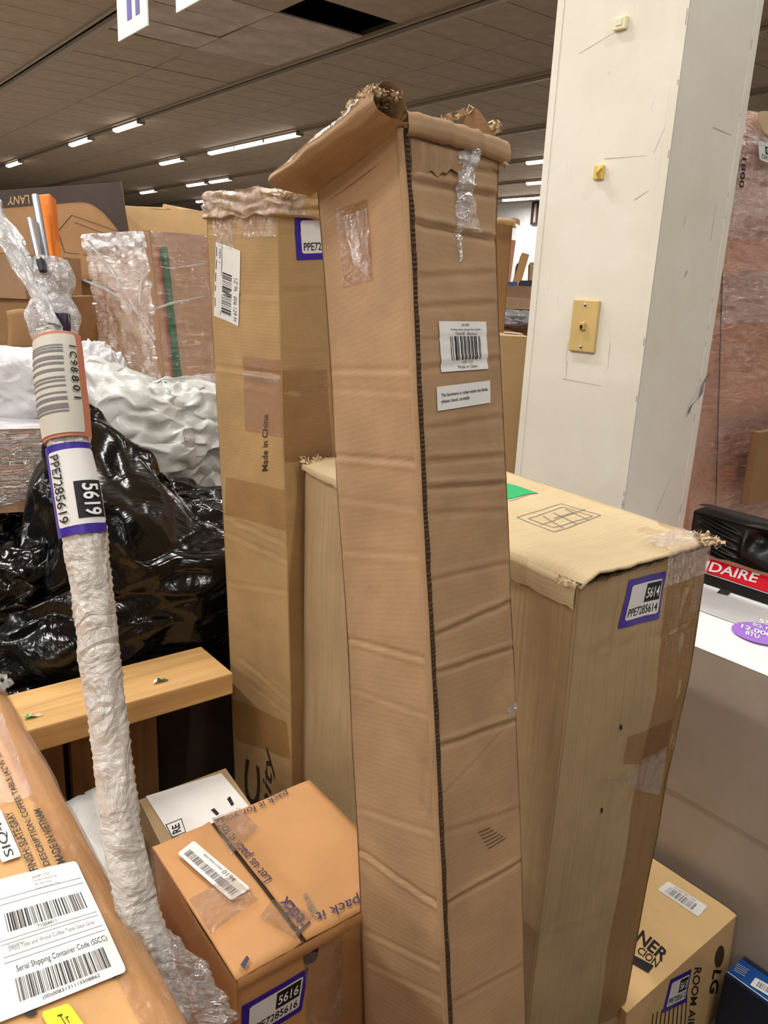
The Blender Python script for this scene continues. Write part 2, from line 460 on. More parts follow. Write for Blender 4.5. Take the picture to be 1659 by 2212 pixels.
def simple_box(name, label, cat, P, a, b, c, A, B, H, mat, group=None, part='carton', seed=0, wob=.0015, topmat=None, extras=None, tabs=None):
    C = Carton(P, a, b, c, A, B, H, tabs=tabs, wob=wob, seed=seed)
    base = P + C.c * H + C.a * A / 2 + C.b * B / 2
    r = thing(name, base, label, cat, group)
    C.body(part, mat, r, res=((8, 12),) * 4)
    C.cap('top_panel', topmat or mat, r, 8, 8)
    C.root = r
    return C
Z = V((0, 0, 1))
def torn(mb, P, ax, ay, n, size, rnd, out):
    """ragged shreds of paper around segment P..P+ax, sticking along out"""
    for i in range(n):
        p = P + ax * rnd.random() + ay * (rnd.random() - .5)
        d = (out + V((rnd.uniform(-1, 1), rnd.uniform(-1, 1), rnd.uniform(-1, 1))) * .8).normalized()
        t = d.cross(V((rnd.uniform(-1, 1), rnd.uniform(-1, 1), rnd.uniform(-1, 1)))).normalized()
        l = size * rnd.uniform(.4, 1.2); w_ = size * rnd.uniform(.08, .30); k = t.cross(d) * size * rnd.uniform(-.8, .8)
        b = len(mb.v)
        pts = [p - t * w_, p + t * w_, p + d * l * .5 - t * w_ * .8 + k, p + d * l * .5 + t * w_ * .9 + k, p + d * l - t * w_ * .2, p + d * l + t * w_ * .35]
        for q in pts: mb.vert(q, (rnd.random(), rnd.random()))
        mb.f += [(b, b + 1, b + 3, b + 2), (b + 2, b + 3, b + 5, b + 4)]

# ================================================================== STRUCTURE
CZ = 4.0
mb = MB(); mb.box(L(9, 12, -.05), ND * 20, GD * 26, Z * .05); struct(mb.build('floor', plain('concrete_floor', S(168, 162, 152), .5), None))
CEILM = plain('ceiling_void', S(60, 50, 42), .9)
t = NT('ceiling_tile_board'); c_ = t.coord('Object'); f_ = t.noise(c_, 5, 4); f2 = t.noise(c_, 60, 3)
TILE = t.done(t.prin(t.mix(t.ramp(f_, [(.3, 0.0), (.7, 1.0)]), S(150, 130, 110), S(164, 144, 124)), .75, t.bump(f2, .2, .003), 0, .35))
t = NT('ceiling_tile_pale'); c_ = t.coord('Object'); f_ = t.noise(c_, 3, 5, .6, .5)
TILE2 = t.done(t.prin(t.mix(t.ramp(f_, [(.3, 0.0), (.7, 1.0)]), S(158, 140, 126), S(188, 172, 160)), .8, None, 0, .3))
mb = MB(); mb.box(L(9, 12, CZ + .55), ND * 20, GD * 26, Z * .03)
ceiling = struct(mb.build('ceiling', CEILM, None))
grooves = [1.03 + 2.27 * k for k in range(-3, 9)]
rt = random.Random(3)
far = MB(); meshes = {}
def tile_mesh(w_, l_):
    k = (round(w_, 3), round(l_, 3))
    if k not in meshes:
        m = MB(); m.box(V((0, 0, 0)), V((w_ / 2, 0, 0)), V((0, l_ / 2, 0)), V((0, 0, .008)))
        me = m.build('tmp', TILE, None); meshes[k] = me.data; bpy.data.objects.remove(me)
    return meshes[k]
yaw = math.atan2(ND.y, ND.x)
pale = {(4.98, 8.43), (4.98, 7.83), (3.93, 8.43), (3.93, 9.03)}
count = 0
for gi in range(len(grooves) - 1):
    n0 = grooves[gi] + .09; n1 = grooves[gi + 1] - .09; mid = (n0 + n1) / 2 + .01
    for (a_, b_) in ((n0, mid - .006), (mid + .006, n1)):
        for j in range(-6, 50):
            g0 = 7.0 + .6 * (j - 6); gc = g0 + .3; nc = (a_ + b_) / 2
            if abs(nc - 4.98) < .4 and abs(gc - 7.3) < .1: continue          # the missing tile
            P = L(nc, gc, CZ)
            near = 1 <= nc < 10.2 and 5 < gc < 16.5
            if near and count < 296:
                me = tile_mesh(b_ - a_, .588)
                o = bpy.data.objects.new('ceiling_tile', me); COL.objects.link(o); count += 1
                if 3.3 < nc < 5.6 and 7.5 < gc < 9.3:
                    o.data = me.copy(); o.data.materials[0] = TILE2
                tz = rt.uniform(-.006, .006) if 3.2 < nc < 5.7 and gc < 10.5 else 0
                o.location = P + Z * (tz + .004); o.rotation_euler = (rt.uniform(-.012, .012) if tz else rt.uniform(-.002, .002), rt.uniform(-.008, .008) if tz else 0, yaw)
                o.parent = ceiling
            else: far.box(P + Z * .004, ND * ((b_ - a_) / 2), GD * .294, Z * .008)
o = far.build('far_ceiling_tiles', TILE, ceiling); o['kind'] = 'stuff'
METAL = plain('channel_metal', S(150, 134, 116), .45); DKMET = plain('channel_gap', S(44, 34, 26), .8)
for k, gn in enumerate(grooves):
    mb = MB()
    for dn, wdt, dz in ((-.075, .018, -.012), (.0, .022, -.045), (.06, .035, -.02)):
        mb.box(L(gn + dn, 13, CZ + dz), ND * wdt, GD * 24, Z * .02)
    o = struct(mb.build('trim_%d' % (k + 1), METAL, None))
    mb = MB(); mb.box(L(gn, 13, CZ + .03), ND * .11, GD * 24, Z * .012); mb.build('dark_gap', DKMET, o)
# walls far away
WALL = plain('far_wall_paint', S(226, 226, 228), .6)
mb = MB(); mb.box(L(18.2, 14, 2.0), ND * .06, GD * 22, Z * 2.6); struct(mb.build('wall_far', WALL, None))
mb = MB(); mb.box(L(6, 36.0, 2.0), ND * 14, GD * .06, Z * 2.6); struct(mb.build('wall_left', WALL, None))

# fluorescent fixtures
def fixture(n, g, label, group=None, lamp=0, vis=True):
    r = thing('fluorescent_light', L(n, g, CZ - .10), label, 'ceiling light', group)
    mb = MB(); mb.box(L(n, g, CZ - .055), ND * .055, GD * .565, Z * .012)
    mb.box(L(n, g + .57, CZ - .08), ND * .07, GD * .012, Z * .03); mb.box(L(n, g - .57, CZ - .08), ND * .07, GD * .012, Z * .03)
    mb.build('housing', METAL, r)
    mb = MB(); pts = []
    for i in range(9):
        a = math.pi * i / 8; pts.append((math.cos(a) * .062, -math.sin(a) * .05))
    mb.grid(lambda u, v: L(n, g - .56 + 1.12 * v, CZ - .068) + ND * pts[int(round(u * 8))][0] + Z * pts[int(round(u * 8))][1], 8, 2)
    mb.build('diffuser', TUBE, r, True)
    if lamp:
        ld = bpy.data.lights.new('tube_light', 'AREA'); ld.shape = 'RECTANGLE'; ld.size = .12; ld.size_y = 1.2; ld.energy = lamp; ld.color = (1, .975, .93)
        lo = bpy.data.objects.new('tube_light', ld); COL.objects.link(lo); lo.location = L(n, g, CZ - .13); lo.rotation_euler = (0, 0, yaw)
        lo.parent = r; lo.matrix_parent_inverse = Matrix.Translation(r.location).inverted()
t = NT('lit_diffuser'); e_ = t.n('ShaderNodeEmission'); e_.inputs[0].default_value = (1, .97, .93, 1); e_.inputs[1].default_value = TUBE_E; TUBE = t.done(e_.outputs[0])
G = grooves; n56, n78, n101, n124, n146, n169 = G[5], G[6], G[7], G[8], G[9], G[10]
vis_l = []
def gl(px, py): return ng(atz(px, py, CZ - .09))[1]
for (n_, pairs, row) in ((n56, [(255, 271), (156, 305), (14, 353)], 'nearest visible row'),
                    (n78, [(350, 347), (455, 322), (518, 309), (588, 295)], 'second visible row'),
                    (n101, [(294, 412), (410, 397), (453, 388)], 'third visible row')):
    for i, p in enumerate(pairs):
        g_ = gl(*p)
        nm = ['first', 'second', 'third', 'fourth'][i]
        fixture(n_, g_, '%s lit fluorescent tube from the left end of the %s on the ceiling' % (nm if row[0] != 'n' else ['third', 'second', 'first'][i], row), 'lit fluorescent tubes on the ceiling', lamp=LAMP_W * .8)
for i, p in enumerate([(1150, 340), (1212, 330)]):
    fixture(n124, gl(*p), 'lit fluorescent tube %s the white pillar edge, higher of the two long ones' % ['left of', 'hidden behind'][i], 'lit fluorescent tubes beside the pillar', lamp=LAMP_W * .5)
for i, p in enumerate([(1135, 386), (1192, 379)]):
    fixture(n146, gl(*p), 'lit fluorescent tube %s the white pillar edge, lower of the two long ones' % ['left of', 'hidden behind'][i], 'lit fluorescent tubes beside the pillar', lamp=LAMP_W)
for i, p in enumerate([(1094, 427), (1143, 422), (1190, 418)]):
    fixture(n169, gl(*p), 'far lit fluorescent tube just above the white wall, %s' % ['beside the tall carton', 'beside the pillar', 'behind the pillar'][i], 'lit fluorescent tubes beside the pillar', lamp=LAMP_W * 2.6)
for i, p in enumerate([(409, 431), (433, 428)]):
    fixture(n124, gl(*p), 'tiny far lit tube above the stacked cartons, %s' % ['left one', 'right one'][i], 'tiny far tubes', lamp=LAMP_W * .6)
# lamps of the same rows above and behind the photographer
k_ = 0
for gi_ in range(0, 8):
    for j_ in range(-3, 6):
        g_ = -9.0 + 3.4 * (j_ + 3) + (1.7 if gi_ % 2 else 0); n_ = G[gi_]
        P = L(n_, g_, CZ - .09)
        if g_ < -2.2 and n_ > -3: continue
        if dep(P) > .3:
            x_, y_ = proj(P)
            if -120 < x_ < IW + 120 and -150 < y_ < IH + 120: continue
            if -500 < x_ < 0 and y_ > 100: pass
        k_ += 1
        fixture(n_, g_, 'lit fluorescent tube overhead outside the picture', 'unseen tubes above the goods', lamp=LAMP_W * (.62 if g_ < .2 else 1.0) * (2.0 if n_ < 1.2 else .9))
# security camera dome
r = thing('security_camera', at(575, 380, 15), 'small black dome camera under the far ceiling, above the tall carton', 'camera')
P = atz(575, 380, CZ - .03)
mb = MB(); mb.grid(lambda u, v: P + V((math.cos(u * 2 * math.pi) * math.sin(v * 1.7) * .17, math.sin(u * 2 * math.pi) * math.sin(v * 1.7) * .17, -math.cos(v * 1.7) * .17)), 20, 8); mb.build('dome', BLK, r, True)
mb = MB(); mb.tube([P + Z * -.02, P + Z * .03], .19, 20); mb.build('mounting_ring', METAL, r)
r.location = P
# hanging signs (parallel to g)
SIGN = plain('sign_board', S(222, 224, 218), .5)
def sign(p0, p1, n_, label, strokes):
    a = on_n(*p0, n_); b = on_n(*p1, n_); z0 = a.z; g0, g1 = ng(a)[1], ng(b)[1]
    r = thing('hanging_sign', L(n_, (g0 + g1) / 2, z0), label, 'sign')
    h = .62
    mb = MB(); mb.box(L(n_, (g0 + g1) / 2, z0 + h / 2), ND * .004, GD * (abs(g0 - g1) / 2), Z * (h / 2)); mb.build('board', SIGN, r)
    for k in (-.35, .35):
        mb = MB(); q = L(n_, (g0 + g1) / 2 + k * abs(g0 - g1), z0 + h); mb.tube([q, V((q.x, q.y, CZ))], .002, 6); mb.build('hanging_wire', STEEL, r)
    if strokes:
        mb = MB()
        for (x0, x1, yb) in strokes:
            A_ = on_n(x0, yb[0], n_ - .006); B_ = on_n(x1, yb[1], n_ - .006)
            mb.box((A_ + B_) / 2 + Z * .2, ND * .0008, GD * abs(ng(A_)[1] - ng(B_)[1]) * .5, Z * .2)
        mb.build('purple_digits', PURPLE, r)
sign((257, 90), (320, 57), 1.9, 'white hanging sign with two purple vertical bars', [(275, 284, (45, 40)), (293, 301, (33, 29))])
sign((382, 28), (434, 0), 1.9, 'white hanging sign cut off by the top of the picture, right of the barred one', None)

# ================================================================== PILLAR
PIL = None
t = NT('pillar_paint'); c_ = t.coord('Object'); f_ = t.noise(c_, 4, 6, .6, .5); s_ = t.noise(t.coord('Object', (9, 9, 2.2)), 3, 6, .7, 2.0)
cc = t.mix(t.ramp(f_, [(.3, 0.0), (.75, 1.0)]), S(216, 208, 192), S(228, 222, 208))
cc = t.mix(t.ramp(s_, [(.66, 0.0), (.74, .35)]), cc, S(150, 142, 134))
PIL = t.done(t.prin(cc, .5, t.bump(f_, .15, .01), 0, .35))
pn0, pg0, PW, PD = 1.651, 1.123, .368, .285
pr = thing('pillar', L(pn0 + .13, pg0 + .17, 0), 'square white-painted pillar with scuffs behind the cartons', 'pillar')
mb = MB()
def pil_fn(u, v):
    cs = [(pn0, pg0 + PW), (pn0, pg0), (pn0 + PD, pg0), (pn0 + PD, pg0 + PW)]
    k = u * 4; i = int(min(3, math.floor(k + 1e-6))); f = k - i; a = cs[i]; b = cs[(i + 1) % 4]
    return L(a[0] + (b[0] - a[0]) * f, a[1] + (b[1] - a[1]) * f, v * CZ)
us = []
for i in range(4): us += [i / 4, i / 4 + .006, i / 4 + .244]
us.append(1.0)
mb.grid(pil_fn, 1, 1, us=us, vs=[i / 8 for i in range(9)]); mb.build('painted_shaft', PIL, pr)
EDG = plain('worn_corner', S(176, 170, 160), .5)
# metal corner beads: slightly proud strips at each visible corner, flaking paint marks
for (nn, gg, dn, dg, nm) in ((pn0, pg0 + PW, 0, -.012, 0), (pn0, pg0, 0, .01, 1), (pn0 + PD, pg0, -.014, 0, 2)):
    mb = MB(); c0 = L(nn + dn, gg + dg, CZ / 2)
    mb.box(c0, ND * (.0015 if dn == 0 else .012), GD * (.0015 if dg == 0 else .010), Z * (CZ / 2 - .01)); mb.build('corner_bead', PIL, pr)
mb = MB(); rr = random.Random(5)
for i in range(60):
    z = rr.uniform(.9, 2.6); s2 = rr.uniform(.002, .010)
    if i % 3 == 0: mb.box(L(pn0 - .0004, pg0 + PW - .012 + rr.uniform(-.002, .006), z), ND * .0006, GD * .0012, Z * s2)
    elif i % 3 == 1: mb.box(L(pn0 - .0012, pg0 + .003, z), ND * .0006, GD * .0016, Z * s2 * 1.6)
    else: mb.box(L(pn0 + PD - .026, pg0 - .0006, z), ND * .0012, GD * .0006, Z * s2)
mb.build('chipped_paint', EDG, pr)
# scratches drawn at their places on the two faces
mb = MB()
def scratch(p0, p1, wd, side):
    f = (lambda p: on_n(p[0], p[1], pn0 - .0005)) if side == 'n' else (lambda p: on_g(p[0], p[1], pg0 - .0005))
    a, b = f(p0), f(p1); d = (b - a).normalized(); nn = ND if side == 'n' else GD; t_ = d.cross(nn) * wd
    mb.quad(a - t_, a + t_, b + t_ * .4, b - t_ * .4)
for a in (((1252, 115), (1330, 68), .0007, 'n'), ((1305, 343), (1395, 336), .0008, 'n'), ((1412, 330), (1438, 270), .0006, 'n'), ((1370, 432), (1400, 412), .001, 'n'), ((1225, 780), (1222, 815), .001, 'n'),
          ((1228, 738), (1222, 775), .0006, 'n'), ((1215, 818), (1300, 834), .0009, 'n'), ((1318, 740), (1312, 800), .0006, 'n'), ((1418, 1105), (1450, 1030), .001, 'g'), ((1476, 490), (1482, 462), .001, 'g'),
          ((1540, 275), (1580, 292), .0015, 'g'), ((1485, 585), (1478, 600), .003, 'g'), ((1535, 520), (1548, 440), .0008, 'g')):
    scratch(*a)
mb.build('scratches', EDG, pr)
# wall jack plate
q0 = L(pn0, 1.302, 1.426)
jr = thing('phone_jack_plate', q0, 'ivory telephone wall plate with one jack and two screws on the white pillar', 'wall plate')
mb = MB(); mb.box(q0 - ND * .004, GD * .040, Z * .0635, ND * .004); o = mb.build('cover_plate', IVORY, jr, bevel=.003)
mb = MB(); mb.box(q0 - ND * .011, GD * .008, Z * .009, ND * .004); mb.build('jack', IVORY, jr, bevel=.001)
mb = MB(); mb.box(q0 - ND * .0155 - Z * .001, GD * .0045, Z * .0035, ND * .0004); mb.box(q0 - ND * .0155 - Z * .006, GD * .0025, Z * .002, ND * .0004); mb.build('jack_socket', INK, jr)
for s2 in (-1, 1):
    mb = MB(); c0 = q0 - ND * .009 + Z * .051 * s2
    mb.grid(lambda u, v: c0 + (GD * math.cos(u * 2 * math.pi) + Z * math.sin(u * 2 * math.pi)) * (.0042 * math.sin(v * math.pi / 2)) - ND * .0022 * math.cos(v * math.pi / 2), 12, 5); mb.build('screw', STEEL, jr, True)
# little foam pads
P = on_n(1343, 52, pn0)
o = thing('foam_pad', P, 'small square white foam pad stuck high on the pillar', 'pad')
mb = MB(); mb.box(P - ND * .005, GD * .017, Z * .013, ND * .005); mb.build('pad', FOAM, o, bevel=.002)
mb = MB(); mb.box(P - ND * .0105 + Z * .002, GD * .008, Z * .007, ND * .001); mb.build('peeled_layer', PIL, o, bevel=.0008)
P = on_n(1296, 373, pn0)
o = thing('yellowed_hook', P, 'small yellowed adhesive hook stuck on the pillar above the wall plate', 'hook')
mb = MB(); mb.box(P - ND * .004, GD * .0135, Z * .016, ND * .004); mb.build('backing', YFOAM, o, bevel=.002)
mb = MB(); mb.tube([P - ND * .006 - GD * .006 + Z * .008, P - ND * .014 - GD * .010 + Z * .01, P - ND * .016 - GD * .006 - Z * .004, P - ND * .008 - GD * .002 - Z * .012], [.004, .005, .005, .003], 8); mb.build('hook', YFOAM, o, True)
# duct tape strip hanging off the corner
P1 = on_g(1532, 805, pg0 - .004); P2 = on_g(1486, 893, pg0 - .006)
mb = MB()
def dt(u, v):
    p = P1 + (P2 - P1) * v; w_ = .008 * (1 - .2 * v)
    return p + (ND * .9 + Z * .45).normalized() * (u - .5) * 2 * w_ + GD * (.004 * math.sin(v * 9) - .003) + ND * .002 * math.sin(v * 14)
mb.grid(dt, 3, 16, uvfn=lambda u, v: (u, v)); o = mb.build('tape_strip', DUCT, None, True); tag(o, 'torn strip of grey tape hanging off the right side of the pillar', 'tape')

# ================================================================== FOREGROUND CARTONS
def sc(P0px, d): return at(P0px[0], P0px[1], d)
# ---- A: tall pinkish-brown carton in the middle
kA = .78
A = Carton(sc((872, 258), kA), V((-.6545, .7368, -.1699)), V((.7496, .6617, -.0182)), V((.0990, -.1393, -.9853)), .188 * kA, .178 * kA, 1.69,
           tabs={0: [(250, 873), (300, 875), (450, 888), (800, 903), (1100, 917), (1600, 944), (2000, 962), (2212, 972)],
                 3: [(330, 676), (420, 684), (600, 698), (800, 712), (1000, 722), (1200, 736), (1400, 750), (1600, 757), (1800, 770), (2000, 778), (2212, 786)],
                 1: [(300, 1083), (360, 1080), (450, 1076), (520, 1074), (700, 1080), (1000, 1095), (1200, 1104), (1300, 1106), (1500, 1117), (1600, 1119), (1800, 1128), (2000, 1133), (2212, 1138)]},
           topoff=(0.003, .009, .035, .033), wob=.0022, seed=1, rnd=.005)
for c in (((905, 1000), (722, 985), .0040, .0030), ((905, 800), (712, 800), .0024, .003), ((925, 1425), (750, 1380), .0035, .0028), ((925, 1545), (760, 1490), .0012, .003),
          ((955, 1958), (772, 1835), .0045, .0032), ((950, 1800), (770, 1745), .0012, .004), ((955, 2090), (790, 2010), .0018, .0035), ((905, 850), (715, 842), .0012, .003),
          ((960, 2160), (800, 2080), .0014, .004), ((932, 1600), (918, 1745), .0035, .003), ((900, 1200), (735, 1190), .001, .004), ((905, 1100), (730, 1075), .001, .004)):
    A.crease(3, c[0], c[1], c[2] * kA, c[3] * kA)
for c in (((882, 345), (1078, 375), .0030, .004), ((886, 480), (1074, 520), .0048, .0040), ((889, 392), (1074, 425), .0040, .004), ((899, 800), (1080, 775), .002, .004), ((899, 665), (1080, 655), .0018, .004),
          ((905, 930), (1090, 900), .0016, .004), ((910, 1055), (1095, 1045), .004, .0036), ((905, 1000), (1092, 985), .0025, .004), ((915, 1110), (1098, 1105), .0015, .004), ((925, 1255), (1104, 1215), .0022, .003),
          ((933, 1375), (1105, 1300), .0042, .0034), ((935, 1455), (1108, 1400), .0040, .003), ((945, 1615), (1118, 1555), .0045, .0036), ((950, 1725), (1085, 1580), .0014, .002), ((965, 1955), (1132, 1858), .0046, .0034),
          ((957, 1800), (1125, 1745), .0014, .0035), ((970, 2170), (1135, 2085), .0016, .003), ((895, 600), (1070, 590), .0016, .004), ((902, 735), (1080, 725), .0012, .003)):
    A.crease(0, c[0], c[1], c[2] * kA, c[3] * kA)
rA = thing('tall_carton', A.P + A.c * 1.69 + A.a * .07 + A.b * .07, 'tall creased brown carton in the front centre with an open flared top', 'box')
A.body('carton', K_A, rA, res=((30, 400), (4, 20), (4, 20), (30, 400)), vr=(.8, 12, 420))
# inside wall so the open top reads as hollow
mb = MB(); mb.grid(lambda u, v: A.surf(4, u, v, -.02), 4, 4, uvfn=lambda u, v: (u * .2, v * .2)); mb.build('inner_flap', K_A, rA)
# corrugated raw edge along the near corner
mb = MB(); NZ = 620
def rawfn(u, v):
    vv = v * .86 + .003
    p = A.edge(0, vv); zig = (.0010 if int(v * NZ) % 2 else 0) * (1 + .8 * noise.noise(V((v * 300, 1, 1))))
    q = p - A.a * (.0015 + zig) + (A.b * (u * .0056 - .0028)) - A.b * (zig * .3)
    return q + V((noise.noise(V((v * 40, 0, 0))), noise.noise(V((v * 40, 5, 0))), 0)) * .0012
mb.grid(rawfn, 3, NZ, uvfn=lambda u, v: (u * .01, v * 1.3)); mb.build('raw_corrugated_edge', RAW, rA)['label'] = 'dark raw corrugated edge running down the near corner'
mb = MB()
def lip(u, v):
    vv = v * .86 + .003; p = A.edge(0, vv); k = noise.noise(V((v * 25, 2, 0)))
    return p + A.a * (.010 - .0105 * u) - A.b * (.002 + .0035 * math.sin(u * 3.0) + .001 * k)
mb.grid(lip, 5, 200, uvfn=lambda u, v: (u * .012, v * 1.3)); mb.build('folded_lip', K_A, rA, True)
# outer left flap, bent outwards and rolled
mb = MB()
def hinge(sx): return A.edge(0, 0) * (1 - sx) + A.edge(3, 0) * sx
prof = [(.000, .004), (-.002, .016), (.006, .028), (.024, .037), (.046, .036), (.062, .027), (.067, .014), (.058, .004), (.036, .000), (.012, .000), (.000, -.004)]
def flap(u, v):
    k = v * (len(prof) - 1); i = int(min(len(prof) - 2, k)); f = k - i
    x = prof[i][0] * (1 - f) + prof[i + 1][0] * f; z = prof[i][1] * (1 - f) + prof[i + 1][1] * f
    w_ = .80 + .28 * u; zz = (1.10 - .45 * u)
    s_ = -.02 + u * 1.10
    w2 = noise.noise(V((u * 6, v * 5, 2))) * .0025
    return hinge(s_) + (-A.b * (x * w_ + w2) + (-A.c) * (z * zz + w2)) * kA
mb.grid(flap, 40, 44, uvfn=lambda u, v: (u * .2, v * .2)); ends = [flap(1, v / 44) for v in range(45)]
b0 = len(mb.v)
for e in ends: mb.vert(e, (0, 0))
mb.f.append(tuple(range(b0, b0 + 45)))
mb.build('left_top_flap', K_A, rA, True)
mb = MB()
def flt(u, v):
    return flap(.12 + .8 * u, .1 + .45 * v) - A.b * .001 - A.c * .001
mb.grid(flt, 30, 20, uvfn=lambda u, v: (u * .17, v * .07)); mb.build('packing_tape', TAPE2, rA, True)
# ridge flap over the right face
mb = MB()
def hr(sx): return A.edge(0, 0) * (1 - sx) + A.edge(1, 0) * sx
prof2 = [(-.006, .004), (0, .012), (.006, .013), (.010, .008), (.011, -.006), (.008, -.014), (.003, -.017), (0, -.012)]
def flap2(u, v):
    k = v * 7; i = int(min(6, k)); f = k - i
    x = prof2[i][0] * (1 - f) + prof2[i + 1][0] * f; z = prof2[i][1] * (1 - f) + prof2[i + 1][1] * f
    j = noise.noise(V((u * 14, v * 3, 7))) * .0018
    return hr(-.01 + u * 1.06) + (-A.a * (x + j) - A.c * (z + j + .004 * math.sin(u * 3))) * kA
mb.grid(flap2, 40, 21, uvfn=lambda u, v: (u * .2, v * .06)); mb.build('right_top_flap', K_A, rA, True)
mb = MB(); mb.grid(lambda u, v: hr(.04 + .5 * u) - A.a * .0022 + A.c * (.014 + .035 * v * (1 - .5 * u + .25 * noise.noise(V((u * 7, 1, 1))))), 20, 6, uvfn=lambda u, v: (u, v * .1)); 
mb.build('scuffed_patch', kraft('scuff', S(158, 126, 94), 'V', .3, stain=.35), rA, True)
mb = MB()
def back(u, v): return A.edge(1, 0) * (1 - u * .55) + A.edge(2, 0) * (u * .55) + (-A.c) * kA * (.012 + v * (.05 * math.sin(min(1, u * 1.6 + .12) * math.pi * .9) + .004)) - A.b * .02 * v
mb.grid(back, 20, 6, uvfn=lambda u, v: (u * .1, v * .05)); mb.build('back_top_flap', K_A, rA, True)
rr = random.Random(11); mb = MB()
for s0, n_, sz in ((-.02, 160, .007), (.10, 160, .008), (.2, 60, .006)):
    torn(mb, hinge(s0) - A.b * .022 - A.c * .021, A.a * .025, A.b * .04, n_, sz, rr, -A.c * .6 - A.b * .3)
mb.build('torn_paper_tuft', TORN, rA)['kind'] = 'stuff'
mb = MB(); torn(mb, A.edge(1, 0) - A.c * .01, A.a * .03, A.c * .05, 60, .010, rr, A.b * .6 + A.c * .5); torn(mb, back(.35, 1), A.a * .05, A.a * .01, 60, .009, rr, -A.c); mb.build('torn_paper_edge', TORN, rA)['kind'] = 'stuff'
# clear tape with wrinkles
A.tape(3, [(722, 452), (792, 430), (806, 605), (738, 622)], rA, TAPED, (14, 24))
A.tape(3, [(738, 470), (797, 448), (804, 600), (768, 575)], rA, TAPE2, (30, 44), off=.0013, amp=.0035, name='wrinkled_tape')
A.tape(0, [(983, 330), (1035, 318), (1008, 480), (984, 470)], rA, CLEAR2, (8, 30), amp=.004)
A.tape(0, [(984, 400), (1010, 395), (1038, 505), (985, 500)], rA, TAPE2, (16, 30), amp=.003)
A.tape(0, [(984, 480), (998, 480), (996, 570), (990, 570)], rA, CLEAR2, (6, 20), amp=.003)
mb = MB(); mb.grid(lambda u, v: A.surf(0, *bil([A.uv(0, 1014, 318), A.uv(0, 1036, 322), A.uv(0, 1000, 400), A.uv(0, 988, 396)], u, v), .004 + .004 * math.sin(v * 3.1) + .002 * math.sin(u * 3)), 6, 14, uvfn=lambda u, v: (u * .03, v * .08)); mb.build('twisted_film', CLEAR2, rA, True)
sh = A.sheet(0, [(946, 694), (1048, 695), (1052, 797), (952, 804)])
o = sh.rect('white_label', PAPER, rA, off=.0012, n=14); o['label'] = 'small square white barcode label'
mb = MB(); sh.bars(mb, .20, .30, .88, .78, 17, .0016, 4); sh.text(mb, 'Folding safety privacy fence blinds', (.22, .14, .86, .20), .0016); sh.text(mb, 'TAHOE   Blackout', (.30, .22, .78, .275), .0016)
sh.text(mb, '201907', (.45, .05, .62, .10), .0016); sh.text(mb, '0201 17230', (.45, .80, .68, .85), .0016); sh.text(mb, 'Made in China', (.34, .89, .76, .95), .0016); mb.build('label_print', INK, o)
sh = A.sheet(0, [(941, 836), (1056, 822), (1057, 870), (943, 888)])
o = sh.rect('white_note_label', PAPER, rA, off=.0012, n=12); o['label'] = 'narrow white text label below the barcode label'
mb = MB(); sh.text(mb, 'The hardware is rolled within the blinds,', (.07, .30, .95, .46), .0016, .01); sh.text(mb, 'please check carefully', (.07, .55, .58, .74), .0016, .01); mb.build('label_print', INK, o)
mb = MB(); sh = A.sheet(0, [(1030, 1790), (1085, 1765), (1095, 1815), (1040, 1850)])
for i in range(6): sh.add_rect(mb, .05 * i, .12 + .14 * i, .45 + .1 * i, .15 + .14 * i, 0, .0009, 6)
mb.build('scuff_marks', INKB, rA)
A.tape(0, [(1092, 1530), (1114, 1512), (1116, 1530), (1098, 1548)], rA, CLEAR2, (5, 5), amp=.003)

# ---- B: yellowish tall carton behind to the left
dB = 1.38; kB = dB / 1.35
B = Carton(sc((603, 430), dB), V((-.7402, .6723, -.0091)), V((.6716, .74, .0358)), V((.0308, .0204, -.9993)), .2111 * kB, .22 * kB, 1.0,
           tabs={0: [(420, 602), (480, 600), (820, 608), (1200, 620), (1500, 628), (1700, 631)], 3: [(400, 443), (500, 446), (800, 463), (1100, 480), (1300, 490), (1500, 499), (1720, 508)]}, wob=.002, seed=2)
B.H = (min(p.z for p in B.base)) / .9993
for c in (((605, 812), (463, 793), .004, .0028), ((608, 842), (530, 828), .002, .003), ((600, 500), (446, 500), .002, .003), ((605, 640), (455, 632), .0012, .003), ((622, 1180), (485, 1115), .0035, .0025), ((625, 1215), (485, 1150), .0025, .003),
          ((625, 1280), (492, 1260), .0025, .0025), ((628, 1515), (520, 1425), .0035, .0025), ((628, 1545), (540, 1480), .002, .0025), ((626, 1100), (560, 1050), .001, .003)):
    B.crease(3, *c)
for c in (((610, 805), (720, 800), .002, .002), ((606, 855), (712, 838), .0025, .002), ((603, 632), (700, 622), .0018, .003), ((606, 760), (710, 760), .001, .003), ((602, 505), (690, 500), .001, .003)): B.crease(0, *c)
rB = thing('tall_carton', B.P + B.c * B.H + B.a * .1 + B.b * .1, 'tall yellowish carton printed Made in China, standing behind the creased centre carton', 'box')
B.body('carton', K_B, rB, res=((16, 260), (4, 20), (4, 20), (20, 260)), vr=(.8, 10, 240)); B.cap('top_panel', K_B, rB)
